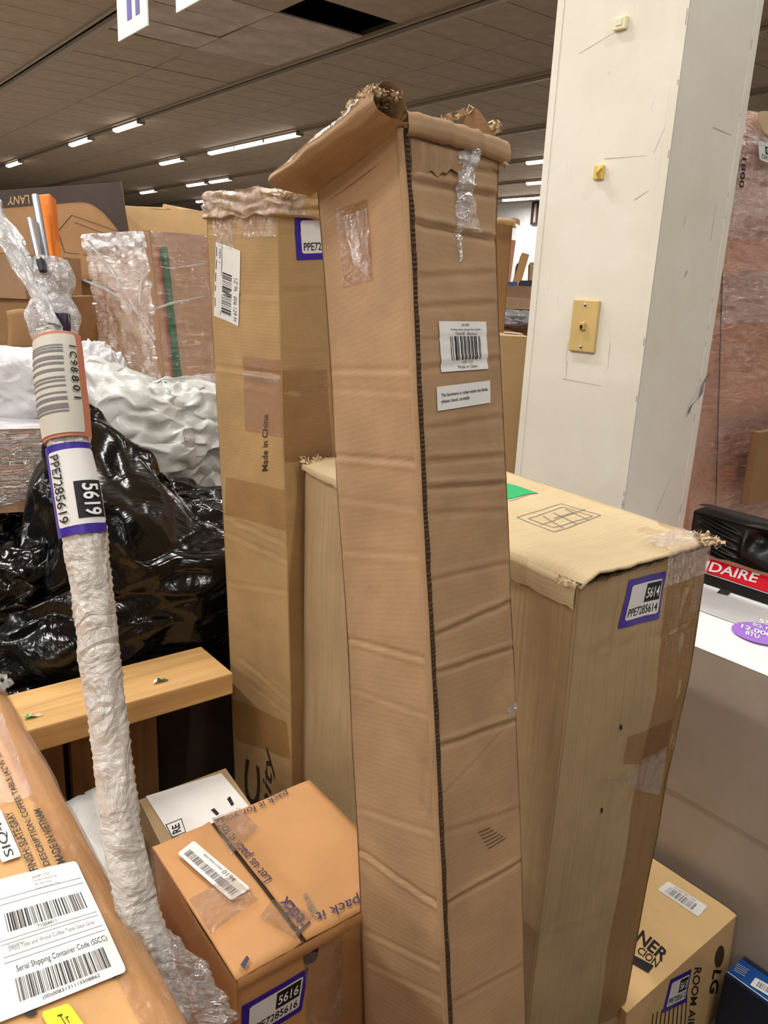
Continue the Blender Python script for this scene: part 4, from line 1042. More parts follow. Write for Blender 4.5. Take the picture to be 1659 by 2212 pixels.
# black moulded shell on top
rK = thing('plastic_shell', L(2.25, 1.15, .80), 'black moulded plastic shell with ribs lying behind the red-banded carton', 'plastic part')
SN = 2.13
sA = on_n(1508, 1083, SN); sB = on_n(1700, 1143, SN); sC = on_n(1530, 1213, SN)
g_l = ng(sA)[1]; g_r = ng(on_n(1790, 1160, SN))[1]; zt_ = sA.z; WS = g_l - g_r; HS = zt_ - .796
def shell(u, v):
    ru = min(u, 1 - u) * WS; rv = v * HS
    e = min(1, min(ru, rv) / .035); bul = math.sqrt(max(0, 1 - (1 - e) ** 2))
    y = .045 * bul
    if .05 < u < .95 and v > .16:                      # recessed centre below a raised rim
        k = min(1, (v - .16) / .05) * min(1, (u - .05) / .04); y -= .018 * k
    for k in range(5):                                 # fan of ribs on the left
        c0 = .22 + .17 * k; w_ = math.exp(-((v - c0 - .55 * (u - .1) + .0) / .035) ** 2)
        if .06 < u < .46: y += .014 * w_ * math.sin((u - .06) / .40 * math.pi)
    y += .016 * math.exp(-(((u - .47) / .03) ** 2)) * (1 if v > .25 else 0) * math.sin(min(1, (v - .25) / .7) * math.pi)
    for (cu, cv, rd, am) in ((.56, .42, .030, -.03), (.56, .42, .055, .012), (.60, .80, .04, .012), (.72, .5, .05, -.02)):
        y += am * math.exp(-(((u - cu) * WS) ** 2 + ((v - cv) * HS) ** 2) / rd ** 2)
    y += noise.noise(V((u * 5, v * 4, 3))) * .004
    return L(SN - y, g_l - u * WS, zt_ - v * HS)
def rr_(u, v, R=.06, Wd=1.0, Hg=1.0):
    Wd, Hg = WS, HS; x = u * Wd; y = v * Hg
    dx = (R - x) if x < R else max(0, x - (Wd - R)); dy = (R - y) if y < R else 0
    if dx > 0 and dy > 0:
        m = max(dx, dy); l = math.hypot(dx, dy); k = m / l
        x = (R - dx * k) if x < R else (Wd - R + dx * k); y = R - dy * k
    return x / Wd, y / Hg
mb = MB(); mb.grid(lambda u, v: shell(*rr_(u, v)), 140, 60); o = mb.build('shell_body', BLK, rK, True)
mb = MB(); mb.grid(lambda u, v: L(SN + .001 + .10 * math.sin(v * math.pi / 2), g_l - u * WS, zt_ - .01 - .03 * (1 - math.cos(v * math.pi / 2))), 8, 6); mb.build('shell_back', BLK, rK, True)
rK.location = L(SN, (g_l + g_r) / 2, .797); bpy.context.view_layer.update()
for c_ in rK.children: c_.matrix_parent_inverse = rK.matrix_world.inverted()
# ---- pinkish wrapped stack behind, right of pillar
Pk = Carton(L(2.36, 1.46, 2.07), GD, ND, -Z, .42, 1.2, 2.07, wob=.006, seed=8)
rP = thing('wrapped_stack', L(2.7, 1.9, 0), 'tall pinkish stretch-wrapped carton stack right of the white pillar', 'wrapped stack')
for z_ in (330, 560, 640, 870, 1000): Pk.crease(0, (1560, z_), (1659, z_ - 5), .006, .006)
Pk.body('carton', K_PK, rP, res=((40, 80), (4, 8), (4, 8), (10, 30))); Pk.cap('top_panel', K_PK, rP)
for pts in ([(1590, 240), (1720, 260), (1720, 520), (1560, 520)], [(1560, 590), (1720, 580), (1720, 700), (1550, 700)], [(1550, 900), (1720, 880), (1720, 1000), (1530, 1010)]):
    Pk.tape(0, pts, rP, CLEAR, (40, 50), name='stretch_film', off=.004, amp=.006)
Pk.tape(0, [(1500, 240), (1800, 240), (1800, 1150), (1480, 1150)], rP, film('pink_sheen', (.97, .93, .91, 1), .02, .22, (10, 40, 1), .7, (.8, .7, .66, 1), .03, .15), (30, 60), name='stretch_film', off=.012, amp=.004)
mb = MB(); a_ = on_g(1561, 560, 1.452); b_ = on_g(1546, 1100, 1.452); mb.tube([a_ + Z * .3, a_, b_], .002, 6); mb.build('black_strap', INK, rP)
q = [tuple(on_g(x, y, 1.435)) for x, y in ((1637, 303), (1700, 330), (1706, 370), (1640, 345))]; sh = Sheet(lambda x, y, off: V(bil(q, x, y)) - GD * off)
o = sh.rect('stuck_label', PAPER, rP, r=.1); mb = MB(); sh.add_rect(mb, .22, .15, .8, .55, 0, .0012, 2); sh.text(mb, 'GRA7820', (.08, .62, .7, .86), .0012); mb.build('label_print', INK, o)
mb = MB(); sh.text(mb, '0061', (.25, .22, .6, .48), .0018, .02); mb.build('white_number', WHITEP, o)
q = [tuple(on_g(x, y, 1.440)) for x, y in ((1595, 405), (1603, 340), (1612, 342), (1606, 407))]; sh2 = Sheet(lambda x, y, off: V(bil(q, x, y)) - GD * off); mb = MB(); sh2.text(mb, '0081', (0, 0, 1, 1), .001, .02); mb.build('printed_digits', INK, rP)
q = [tuple(on_g(x, y, 1.43)) for x, y in ((1632, 240), (1700, 240), (1700, 300), (1650, 290))]; Sheet(lambda x, y, off: V(bil(q, x, y)) - GD * off).rect('torn_patch', TORN, rP, r=.2)
simple_box('leaning_board', 'dark brown board edge in front of the pink wrapped stack at the right border', 'board', on_g(1642, 935, 1.36) , GD, ND, -Z, .03, .5, on_g(1642, 935, 1.36).z - .80, K_BG, seed=33, part='board')
# blue carton bottom right
zb = .16
b0 = atz(1562, 2062, zb)
rBl = thing('blue_carton', L(1.4, .3, 0), 'dark blue carton with a white barcode label in the bottom right corner', 'box')
ZB = .17; n1b = ng(atz(1615, 2140, ZB))[0]
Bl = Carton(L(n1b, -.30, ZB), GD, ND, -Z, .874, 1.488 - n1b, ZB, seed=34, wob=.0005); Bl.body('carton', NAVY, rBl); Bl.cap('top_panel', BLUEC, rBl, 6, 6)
for a_, b_, m_, nm_ in ((1.476, 1.485, INK, 'black_band'), (n1b, n1b + .005, INK, 'black_band'), (n1b + .007, n1b + .009, WHITEP, 'white_line')):
    mb = MB(); mb.quad(L(a_, -.3, ZB + .0022), L(b_, -.3, ZB + .0022), L(b_, .573, ZB + .0022), L(a_, .573, ZB + .0022)); mb.build(nm_, m_, rBl)
q = [tuple(V(atz(x, y, ZB + .0015))) for x, y in ((1632, 2112), (1700, 2150), (1690, 2170), (1620, 2128))]; sh = Sheet(lambda x, y, off: V(bil(q, x, y)) + Z * off); o = sh.rect('white_barcode_label', PAPER, rBl, r=.1, asp=.4)
mb = MB(); sh.bars(mb, .15, .2, .9, .8, 20, .0012, 41); mb.build('label_bars', INKG, o)
mb = MB(); q2 = [tuple(V(atz(x, y, ZB + .0015))) for x, y in ((1592, 2080), (1620, 2096), (1608, 2112), (1584, 2098))]; sh = Sheet(lambda x, y, off: V(bil(q2, x, y)) + Z * off)
for i in range(5): sh.add_rect(mb, .0, .06 + i * .2, 1 - .1 * (i % 2), .10 + i * .2, 0, .0012, 2)
mb.build('fine_print', WHITEP, rBl)
# ---- white-labelled carton K and violet-labelled packet in the pit
zk = .50
rW = thing('white_label_carton', atz(420, 1750, zk) - Z * zk, 'tan carton covered by a large white sheet, lying in the dark behind the slogan carton', 'box')
kq = [atz(*p, zk) for p in ((300, 1728), (462, 1655), (580, 1790), (400, 1900))]
cK = sum(kq, V()) / 4
K1 = Carton(L(.40, 1.0, zk), GD, ND, -Z, .27, .40, zk, seed=35, wob=.001)
nk = [ng(p) for p in kq]
K1 = Carton(atz(375, 1880, zk), (kq[0] - atz(375, 1880, zk)), (atz(560, 1800, zk) - atz(375, 1880, zk)), -Z, (kq[0] - atz(375, 1880, zk)).length, .19, zk, seed=35, wob=.001)
K1.body('carton', K_C, rW, res=((8, 8),) * 4); K1.cap('top_panel', K_C, rW, 6, 6)
def ks(pts, lift=.001):
    q = [tuple(atz(*p, zk + lift)) for p in pts]; return Sheet(lambda x, y, off: V(bil(q, x, y)) + Z * (off + .0015))
ks([(315, 1722), (478, 1672), (545, 1752), (372, 1812)]).rect('white_sheet', PAPER, rW)
mb = MB(); sh = ks([(357, 1784), (392, 1770), (402, 1800), (372, 1812)])
for (a, b, c, d) in ((0, 0, 1, .05), (0, .95, 1, 1), (0, 0, .06, 1), (.95, 0, 1, 1)): sh.add_rect(mb, a, b, c, d, 0, .0012, 2)
ks([(373, 1806), (371, 1787), (387, 1780), (392, 1798)]).text(mb, 'RE', (0, 0, 1, 1), .0012, .03)
ks([(490, 1728), (497, 1722), (506, 1740), (500, 1744)]).add_rect(mb, 0, 0, 1, 1, 0, .0012, 2); ks([(455, 1752), (463, 1748), (474, 1760), (468, 1765)]).add_rect(mb, 0, 0, 1, 1, 0, .0012, 2); mb.build('sheet_print', INK, rW)
zv = .52
rV = thing('labelled_packet', atz(220, 1830, zv) - Z * zv, 'white packet with a violet label wedged behind the bubble-wrapped tube', 'package')
vq = [atz(*p, zv) for p in ((165, 1775), (225, 1742), (330, 1990), (250, 2040))]
mb = MB(); mb.grid(lambda u, v: V(bil([tuple(p) for p in vq], u, v)) + Z * .006 * noise.noise(V((u * 3, v * 3, 0))), 8, 12); o = mb.build('packet', WHITEPOLY, rV, True); m_ = o.modifiers.new('t', 'SOLIDIFY'); m_.thickness = .05; m_.offset = -1
def vs_(pts): q = [tuple(atz(*p, zv)) for p in pts]; return Sheet(lambda x, y, off: V(bil(q, x, y)) + Z * (off + .007))
o = vs_([(190, 1802), (230, 1780), (244, 1850), (222, 1876)]).rect('violet_label', VIOLET, rV, r=.08)
mb = MB(); sh = vs_([(190, 1802), (230, 1780), (244, 1850), (222, 1876)])
for i in range(5): sh.add_rect(mb, .15 + .14 * i, .08, .20 + .14 * i, .45, 0, .0014, 2)
vs_([(222, 1900), (240, 1890), (246, 1902), (228, 1912)]).text(mb, 'MI5', (0, 0, 1, 1), .0014, .02); mb.build('label_print', INKP, o)
simple_box('plain_carton', 'brown carton beneath the violet-labelled packet', 'box', L(.23, .66, zv - .055), GD, ND, -Z, .5, .12, zv - .055, K_BG, seed=44)

# ---- F: bubble-wrapped tube
dT = .74
path = [((112, 640), 34, .80), ((120, 700), 40, .79), ((128, 760), 44, .785), ((132, 820), 46, .78), ((142, 900), 46, .775), ((152, 980), 42, .77), ((168, 1060), 46, .765), ((182, 1150), 46, .76), ((192, 1230), 43, .755), ((204, 1320), 42, .75), ((214, 1420), 42, .745),
        ((226, 1500), 39, .74), ((238, 1600), 38, .735), ((250, 1700), 39, .73), ((262, 1800), 40, .725), ((284, 1900), 40, .72), ((306, 2000), 44, .72), ((336, 2110), 46, .72), ((362, 2212), 48, .72), ((385, 2300), 46, .72)]
rT = thing('bubble_wrapped_tube', at(385, 2300, .72), 'long slim bubble-wrapped tube with a purple-bordered sticker leaning at the left', 'wrapped tube')
for dz in (.30, .55, .80):
    q_ = at(385, 2300, .72) - Z * dz - GD * .01 * dz; path.append((proj(q_), 46 * .72 / dep(q_), dep(q_)))
rT.location = q_
def tube_pt(i): (p, w_, d) = path[i]; return at(p[0], p[1], d), w_ * d / FPX
def tinterp(t_):
    k = t_ * (len(path) - 1); i = int(min(len(path) - 2, k)); f = k - i
    (a, wa, da), (b, wb, db) = path[i], path[i + 1]
    P = at(a[0] * (1 - f) + b[0] * f, a[1] * (1 - f) + b[1] * f, da * (1 - f) + db * f)
    return P, (wa * (1 - f) + wb * f) * (da * (1 - f) + db * f) / FPX
def t_of_y(y):
    for i in range(len(path) - 1):
        if path[i][0][1] <= y <= path[i + 1][0][1]: return (i + (y - path[i][0][1]) / (path[i + 1][0][1] - path[i][0][1])) / (len(path) - 1)
    return 1
tcol = RC @ V((1, 0, 0)); tfor = RC @ V((0, 0, 1))
def tsurf(a, t_, off=0.0, bumpy=True):
    P, R = tinterp(t_); P2, _ = tinterp(min(1, t_ + .01)); P1, _ = tinterp(max(0, t_ - .01)); T = (P2 - P1).normalized()
    x = (tcol - T * tcol.dot(T)).normalized(); y = x.cross(T)
    y = y if y.dot(tfor) < 0 else -y        # toward the camera
    r = R + off
    if bumpy:
        q = V((math.cos(a) * 2.2, math.sin(a) * 2.2, t_ * 45))
        r += .0016 * abs(noise.noise(q * 2.0)) + .0022 * noise.noise(q * .8)
        r += .0016 * max(0, math.sin(a * 9 + (int(t_ * 230) % 2) * 3.14)) * max(0, math.sin(t_ * 230 * math.pi))
    return P + (x * math.cos(a) + y * math.sin(a)) * r
mb = MB(); mb.grid(lambda u, v: tsurf(u * 2 * math.pi, .06 + .94 * v), 44, 420, uvfn=lambda u, v: (u * .2, v * 1.2)); mb.build('bubble_wrap', BUBBLE, rT, True)
def tsheet(y0, y1, a0, a1):
    t0, t1 = t_of_y(y0), t_of_y(y1)
    return Sheet(lambda x, y, off: tsurf(a0 + (a1 - a0) * x, t0 + (t1 - t0) * y, off + .0028, False))
R_ = math.pi
# sticker wrapped on the tube, text reads downwards
sh = tsheet(968, 1160, R_ * .90, R_ * .06)
def rot(shh): return Sheet(lambda x, y, off: shh.fn(1 - y, x, off))
o = sh.rect('purple_sticker', PURPLE, rT, off=.0004, r=.03, n=14); o['label'] = 'purple-bordered white sticker wrapped around the tube'
sr = Sheet(lambda x, y, off: sh.fn(1 - y, x, off))
sr.rect('white_panel', PAPER, o, .08, .0, .90, .80, r=.06, off=.0008, n=14)
mb = MB(); sr.text(mb, 'PPE7285619', (.12, .58, .86, .74), .0022, .006); sr.add_rect(mb, .46, .02, .84, .44, 0, .0012, 8); mb.build('black_print', INK, o)
mb = MB(); sr.text(mb, '5619', (.50, .10, .82, .34), .0030, .02); mb.build('white_number', WHITEP, o)
# orange-brown sleeve with barcode hang tag
mb = MB(); t0, t1 = t_of_y(735), t_of_y(955); mb.grid(lambda u, v: tsurf(R_ * 1.0 - u * R_ * 1.0, t0 + (t1 - t0) * v, .0032, False), 16, 10); mb.build('peach_sleeve', PEACH, rT, True)
sh = tsheet(742, 948, R_ * .92, R_ * .16); o = sh.rect('barcode_tag', plain('tag_card', S(204, 198, 184), .5), rT, off=.0012, n=12, r=.04)
mb = MB(); sh.bars(mb, .08, .13, .76, .86, 13, .0016, 51, vert=False); mb.build('tag_bars', INKG, o)
mb = MB(); sh.text(mb, '1 C 9 8 8 0 1', [(.97, .14), (.97, .7), (.85, .7), (.85, .14)], .0030, .02); mb.build('tag_digits', INK, o)
# inner objects poking out on top: orange bar, grey blades, black knot
def pole(name, p0, p1, w0, thick, d, mat):
    a = at(*p0, d); b = at(*p1, d); ax = (a - b) / 2; sd = (tcol - ax.normalized() * tcol.dot(ax.normalized())).normalized()
    mb = MB(); mb.box((a + b) / 2, sd * w0 * d / FPX / 2, ax, tfor * thick); return mb.build(name, mat, rT, bevel=.0015)
pole('orange_bar', (97, 424), (124, 640), 31, .006, .82, ORANGE); pole('orange_bar_edge', (112, 426), (128, 600), 8, .0072, .82, plain('orange_dark', S(226, 116, 14), .4))
pole('steel_blade', (76, 420), (106, 600), 14, .003, .80, STEEL); pole('steel_blade', (64, 470), (86, 570), 12, .002, .79, STEEL)
pole('black_clip', (88, 560), (96, 590), 14, .006, .775, BLK); 
# folded plastic bag tail going up left, and crumpled wrapping round the head
mb = MB()
tail = [((-60, 400), 60, .80), ((-10, 470), 46, .80), ((25, 530), 46, .79), ((60, 595), 40, .785), ((92, 650), 30, .78), ((112, 700), 32, .775)]
def tailf(u, v):
    k = v * (len(tail) - 1); i = int(min(len(tail) - 2, k)); f = k - i
    (a, wa, da), (b, wb, db) = tail[i], tail[i + 1]
    x = a[0] * (1 - f) + b[0] * f; y = a[1] * (1 - f) + b[1] * f; w_ = wa * (1 - f) + wb * f; d = da * (1 - f) + db * f
    ang = u * 2 * math.pi; P = at(x, y, d); n1 = (tcol * .83 - UPC * -.45).normalized(); rr2 = w_ * d / FPX
    q = V((math.cos(ang) * 1.3, math.sin(ang) * 1.3, v * 5)); rr2 *= 1 + .35 * noise.noise(q * 1.6) + .25 * (abs(noise.noise(q * 3)) - .2)
    return P + n1 * math.cos(ang) * rr2 * .9 + tfor * math.sin(ang) * rr2 * .45
mb.grid(tailf, 48, 90, uvfn=lambda u, v: (u * .2, v * .3)); mb.build('plastic_tail', film('cloudy_film', (.95, .95, .96, 1), .82, .4, (50, 30, 1), .8, (.72, .71, .71, 1), .25, .15), rT, True)
mb = MB()
def head(u, v):
    ang = u * 2 * math.pi; t_ = t_of_y(640) + (t_of_y(760) - t_of_y(640)) * v; d0 = at(0, 0, 1)
    P = at(104 + 22 * v, 560 + 210 * v, .79); q = V((math.cos(ang) * 1.4, math.sin(ang) * 1.4, v * 1.2))
    r = (.0150 + .009 * math.sin(v * 3.0) - .008 * math.exp(-((v - .38) / .12) ** 2)) * (1 + .28 * noise.noise(q * 1.7) + .25 * abs(noise.noise(q * 3.0)))
    return P + tcol * math.cos(ang) * r * 1.05 + tfor * math.sin(ang) * r * .8
mb.grid(head, 48, 70, uvfn=lambda u, v: (u * .2, v * .2)); o_h = mb.build('crumpled_head_film', film('head_film', (.95, .95, .96, 1), .55, .45, (60, 60, 1), 1.0, (.8, .78, .78, 1), .4, .14), rT, True)
mb = MB(); mb.grid(lambda u, v: head(.80 + .10 * u, .60 + .26 * v) - tfor * .0015, 8, 12, uvfn=lambda u, v: (u, v)); mb.build('dark_print_patch', plain('dark_print', S(52, 46, 58), .35), rT, True)
mb = MB()
def skirt(u, v):
    ang = u * 2 * math.pi; P = at(330 + 75 * v, 2010 + 200 * v, .715); q = V((math.cos(ang) * 1.4, math.sin(ang) * 1.4, v * 3))
    r = (.012 + .022 * math.sin(min(1, v * 1.3) * 1.6)) * (1 + .35 * noise.noise(q * 2) + .35 * abs(noise.noise(q * 4)))
    return P + tcol * math.cos(ang) * r + tfor * math.sin(ang) * r * .6
mb.grid(skirt, 48, 70, uvfn=lambda u, v: (u * .2, v * .2)); mb.build('crumpled_foot_film', CLEAR2, rT, True)

# ================================================================== WOODEN CRATE
rC2 = thing('wooden_crate', L(.5, 1.37, 0), 'pine crate side with a flat top rail and dark upright boards', 'crate')
zb_, g0_ = .70, 1.380
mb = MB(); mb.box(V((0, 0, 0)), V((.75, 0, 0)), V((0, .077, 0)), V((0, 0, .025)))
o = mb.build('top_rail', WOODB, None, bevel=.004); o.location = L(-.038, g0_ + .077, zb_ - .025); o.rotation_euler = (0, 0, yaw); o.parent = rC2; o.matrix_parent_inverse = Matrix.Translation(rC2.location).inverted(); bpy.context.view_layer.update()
def slat(px0, px1, zt, gq, name='upright_board', mat=WOODD):
    a = ng(on_g(px0, 1640, gq)); b = ng(on_g(px1, 1640, gq)); n0, n1 = a[0], b[0]
    mb = MB(); mb.box(V((0, 0, 0)), V((abs(n1 - n0) / 2, 0, 0)), V((0, .011, 0)), V((0, 0, zt / 2))); o = mb.build(name, mat, None, bevel=.002)
    o.location = L((n0 + n1) / 2, gq + .011, zt / 2); o.rotation_euler = (0, 0, yaw); o.parent = rC2; o.matrix_parent_inverse = Matrix.Translation(rC2.location).inverted()
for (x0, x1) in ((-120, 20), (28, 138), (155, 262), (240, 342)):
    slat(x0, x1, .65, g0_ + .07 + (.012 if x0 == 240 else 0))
mb = MB(); pass; 
for i, (px, py) in enumerate([(345, 1474), (70, 1550)]):
    P = atz(px, py, zb_)
    r_ = thing('paper_scrap', P, ['small green and white paper scrap on the pine rail', 'green and tan paper scrap at the left end of the pine rail'][i], 'scrap')
    for k in range(2):
        mb = MB(); c0 = P + V((.006 * k - .003, .004 * k, .003 + .001 * k)); mb.grid(lambda u, v: c0 + ND * (u - .5) * .026 * (1 - .5 * v) + GD * (v - .5) * .012 + Z * .003 * math.sin(u * 5 + k), 5, 4)
        mb.build('scrap', [WHITEP, DGREEN][k] if i == 0 else [GREEN, TORN][k], r_)

for i, (n_, g_, wn, wg, h_) in enumerate([(.27, -.48, .58, .74, .60), (-1.7, -.3, .7, 1.2, 1.05), (-2.5, 1.5, .9, .9, 1.15)]):  # unseen cartons, added to block light from the gaps between the near goods
    simple_box('plain_carton', ['low brown carton at the photographer\'s feet in front of the slogan carton', 'brown carton added for shade left of the furniture carton, outside the picture', 'unseen brown carton added for shade beyond the furniture carton, left of the crate'][i], 'box', L(n_, g_, h_), GD, ND, -Z, wg, wn, h_, K_BG, seed=90 + i)
# ================================================================== BAGS AND BACKGROUND GOODS
def blob(name, mat, parent, c, ax, ay, az, amp=.12, fr=2.2, spikes=(), nu=160, nv=100, seed=0, fold=.0, e=2.6, facet=False):
    mb = MB()
    def f(u, v):
        th = u * 2 * math.pi; ph = v * math.pi
        d = V((math.cos(th) * math.sin(ph), math.sin(th) * math.sin(ph), math.cos(ph)))
        k = (abs(d.x) ** e + abs(d.y) ** e + abs(d.z) ** e) ** (-1 / e)
        q = d * fr + V((seed * 3.1, seed * 1.7, seed))
        r = 1 + amp * noise.noise(q) * 1.6 + amp * .9 * (.45 - abs(noise.noise(q * 2.1 + V((4, 1, 2))))) + amp * .12 * (.4 - abs(noise.noise(q * 5.2)))
        r += amp * .35 * (abs(noise.noise(V((d.x * 3 + d.y * 2, d.z * 1.2, seed)) * 3)) - .2)
        r += fold * (abs(math.sin(d.x * 5 + d.z * 9 + 2.5 * noise.noise(q))) ** .5 - .6)
        p = d * k * r
        P = c + ax * p.x + ay * p.y + az * p.z
        for (sd, wd, vec) in spikes:
            s_ = V(sd).normalized(); w_ = max(0, (d.dot(s_) - math.cos(wd)) / (1 - math.cos(wd)))
            P += vec * (.75 * w_ ** 1.4 + .25 * w_ ** 9)
        return P
    mb.grid(f, nu, nv, uvfn=lambda u, v: (u * 1.5, v * .8), flip=True)
    if facet:
        rq = random.Random(seed)
        mb.f = [t_ for q in mb.f for t_ in (((q[0], q[1], q[2]), (q[0], q[2], q[3])) if rq.random() < .5 else ((q[0], q[1], q[3]), (q[1], q[2], q[3])))]
        for i in range(nu + 1, len(mb.v) - nu - 1):
            if i % (nu + 1) in (0, nu): continue
            p = V(mb.v[i]); mb.v[i] = tuple(p + V((rq.uniform(-1, 1), rq.uniform(-1, 1), rq.uniform(-1, 1))) * facet)
    o = mb.build(name, mat, parent, not facet)
    if facet:
        m = o.modifiers.new('soft', 'SUBSURF'); m.levels = 2; m.render_levels = 2
        o.data.polygons.foreach_set('use_smooth', [True] * len(o.data.polygons))
    return o
def tagb(o, label, cat, group=None): return tag(o, label, cat, group)
# support under the bags (inside the crate)
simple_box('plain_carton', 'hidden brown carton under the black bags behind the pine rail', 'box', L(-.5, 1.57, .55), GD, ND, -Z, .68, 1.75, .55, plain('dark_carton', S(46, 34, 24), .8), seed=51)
cb = at(330, 1245, 1.95)
blob_b = blob('black_bag', BLACKPOLY, None, cb, ND * .34, GD * .22, Z * .21, .16, 1.5, spikes=[((-.35, -.3, .9), .62, at(285, 900, 1.80) - at(335, 1105, 1.80))], seed=1, nu=44, nv=30, facet=.017)
tag(blob_b, 'shiny black plastic bag with a pointed tip behind the pine rail', 'bag')
cb2 = at(60, 1290, 1.9)
o = blob('black_bag', BLACKPOLY, None, cb2, ND * .30, GD * .22, Z * .19, .16, 2.6, seed=2, nu=60, nv=40, facet=.017); tag(o, 'crumpled black plastic bag at the left edge under the film-wrapped carton', 'bag')
o = blob('black_bag', BLACKPOLY, None, at(200, 1420, 1.85) , ND * .62, GD * .13, Z * .12, .12, 2.2, seed=5, nu=60, nv=26, facet=.017); tag(o, 'flat black plastic bag lying lowest, directly behind the pine rail', 'bag')
o = blob('white_bag', WHITEPOLY, None, at(345, 950, 2.25), ND * .22, GD * .16, Z * .16, .16, 1.6, spikes=[((-.5, 0, .8), .5, V((-.12, 0, .10)))], seed=3, nu=54, nv=36, facet=.015); tag(o, 'crumpled white plastic mailer bag between the black bag and the green-striped box', 'bag')
q = [tuple(at(x, y, 1.93)) for x, y in ((398, 944), (426, 948), (420, 966), (400, 968))]
sh = Sheet(lambda x, y, off: V(bil(q, x, y)) - tfor * off); mb = MB(); sh.bars(mb, 0, 0, 1, 1, 8, .0012, 61); mb.build('printed_bars', INKG, o)
o = blob('bubble_bag', GREYPOLY, None, at(215, 850, 2.2), V((.07, 0, .0)), V((0, .08, 0)), Z * .13, .16, 2.4, seed=4, fold=.04); tag(o, 'clear bubbly plastic bag below the left side of the green-striped box', 'bag')
o = blob('bubble_bag', GREYPOLY, None, at(30, 830, 1.95), V((.13, 0, 0)), V((0, .1, 0)), Z * .085, .07, 2.0, seed=6, fold=.02, e=4); tag(o, 'frosted plastic pillow bag at the left edge behind the bubble-wrapped tube', 'bag')
# film wrapped brown carton left
zw = at(60, 930, 1.95).z
W1 = simple_box('wrapped_carton', 'film-wrapped brown carton at the left edge above the black bags', 'box', at(108, 925, 1.78), V((-.92, -.38, 0)), V((-.38, .92, 0)), -Z, .30, .22, .19, K_TN, seed=61, topmat=GREYPOLY)
W1.tape(3, [(-40, 925), (108, 930), (108, 1060), (-40, 1110)], W1.root, film('strand_film', (.96, .93, .9, 1), .08, .8, (4, 130, 1), 1.0, (.9, .88, .86, 1), .45, .1), (30, 60), name='stretch_film', off=.003, amp=.004)
# green-striped stretch-wrapped box
gP = at(322, 498, 2.2); lc = ng(gP)
S1 = Carton(gP, GD, ND, V((-.01, .0, -1)), .30, .34, .47, tabs={0: [(498, 322), (850, 355)], 3: [(498, 187), (850, 236)], 1: [(498, 452), (850, 482)]} and None, seed=62, wob=.003)
A_len = ng(on_n(187, 498, lc[0]))[1] - lc[1]
S1 = Carton(gP, GD, ND, (at(357, 850, 2.28) - gP), A_len, .36, .50, seed=62, wob=.003)
rS = thing('wrapped_box', gP - Z * .5, 'stretch-wrapped tan box with a dark green vertical stripe, left of the tall yellowish carton', 'box')
S1.body('carton', K_TN, rS, res=((16, 30), (4, 8), (4, 8), (16, 30))); S1.cap('top_panel', K_BG2, rS)
S1.sheet(0, [(343, 533), (360, 532), (396, 845), (378, 848)]).rect('green_stripe', DGREEN, rS, off=.003, n=14)
S1.sheet(0, [(338, 533), (342, 533), (376, 848), (373, 848)]).rect('red_line', REDL, rS, off=.003, n=14)
STR = film('box_film', (.97, .95, .94, 1), .02, .5, (8, 90, 1), .9, (.86, .82, .8, 1), .05, .08)
S1.tape(3, [(187, 495), (322, 495), (357, 850), (236, 850)], rS, STR, (40, 60), name='stretch_film', off=.005, amp=.010)
S1.tape(0, [(322, 495), (452, 495), (482, 850), (357, 850)], rS, film('box_film_light', (.97, .95, .94, 1), .01, .22, (8, 60, 1), .6, (.86, .82, .8, 1), .02, .10), (30, 50), name='stretch_film', off=.007, amp=.004)
S1.tape(0, [(355, 818), (482, 800), (482, 858), (355, 862)], rS, film('white_strands', (.97, .97, .97, 1), .25, .9, (5, 160, 1), 1.0, (.95, .93, .92, 1), .6, .1), (20, 20), name='gathered_film', off=.010, amp=.006)
S1.tape(3, [(190, 492), (322, 488), (322, 540), (190, 545)], rS, CLEAR2, (30, 20), name='top_film', off=.012, amp=.012)
def rope(pts, w0, name, root, mat=CLEAR2):
    mb = MB(); P_ = [at(*p) for p in pts]; mb.tube(P_, [w0 * (1 + .5 * math.sin(i * 2.1)) for i in range(len(P_))], 8); return mb.build(name, mat, root, True)
ROPE = film('gathered', (.97, .97, .97, 1), .30, .35, (60, 60, 1), 1.0, (.95, .92, .88, 1), .3, .15)
rope([(190, 520, 2.2), (235, 575, 2.18), (275, 640, 2.17), (300, 680, 2.17), (335, 735, 2.17)], .0025, 'film_rope', rS, ROPE)
rope([(180, 605, 2.2), (225, 622, 2.18), (270, 650, 2.17), (300, 680, 2.17)], .003, 'film_rope', rS, ROPE)
rope([(300, 660, 2.16), (305, 610, 2.16), (325, 572, 2.16), (370, 580, 2.17), (440, 570, 2.2)], .0018, 'film_rope', rS, ROPE)
rope([(322, 672, 2.16), (370, 655, 2.17), (440, 640, 2.2)], .0025, 'film_rope', rS, ROPE)
simple_box('plain_carton', 'brown carton under the green-striped box', 'box', L(lc[0] + .03, lc[1] + .03, gP.z - .52), GD, ND, -Z, .5, .45, gP.z - .52, K_BG, seed=63)
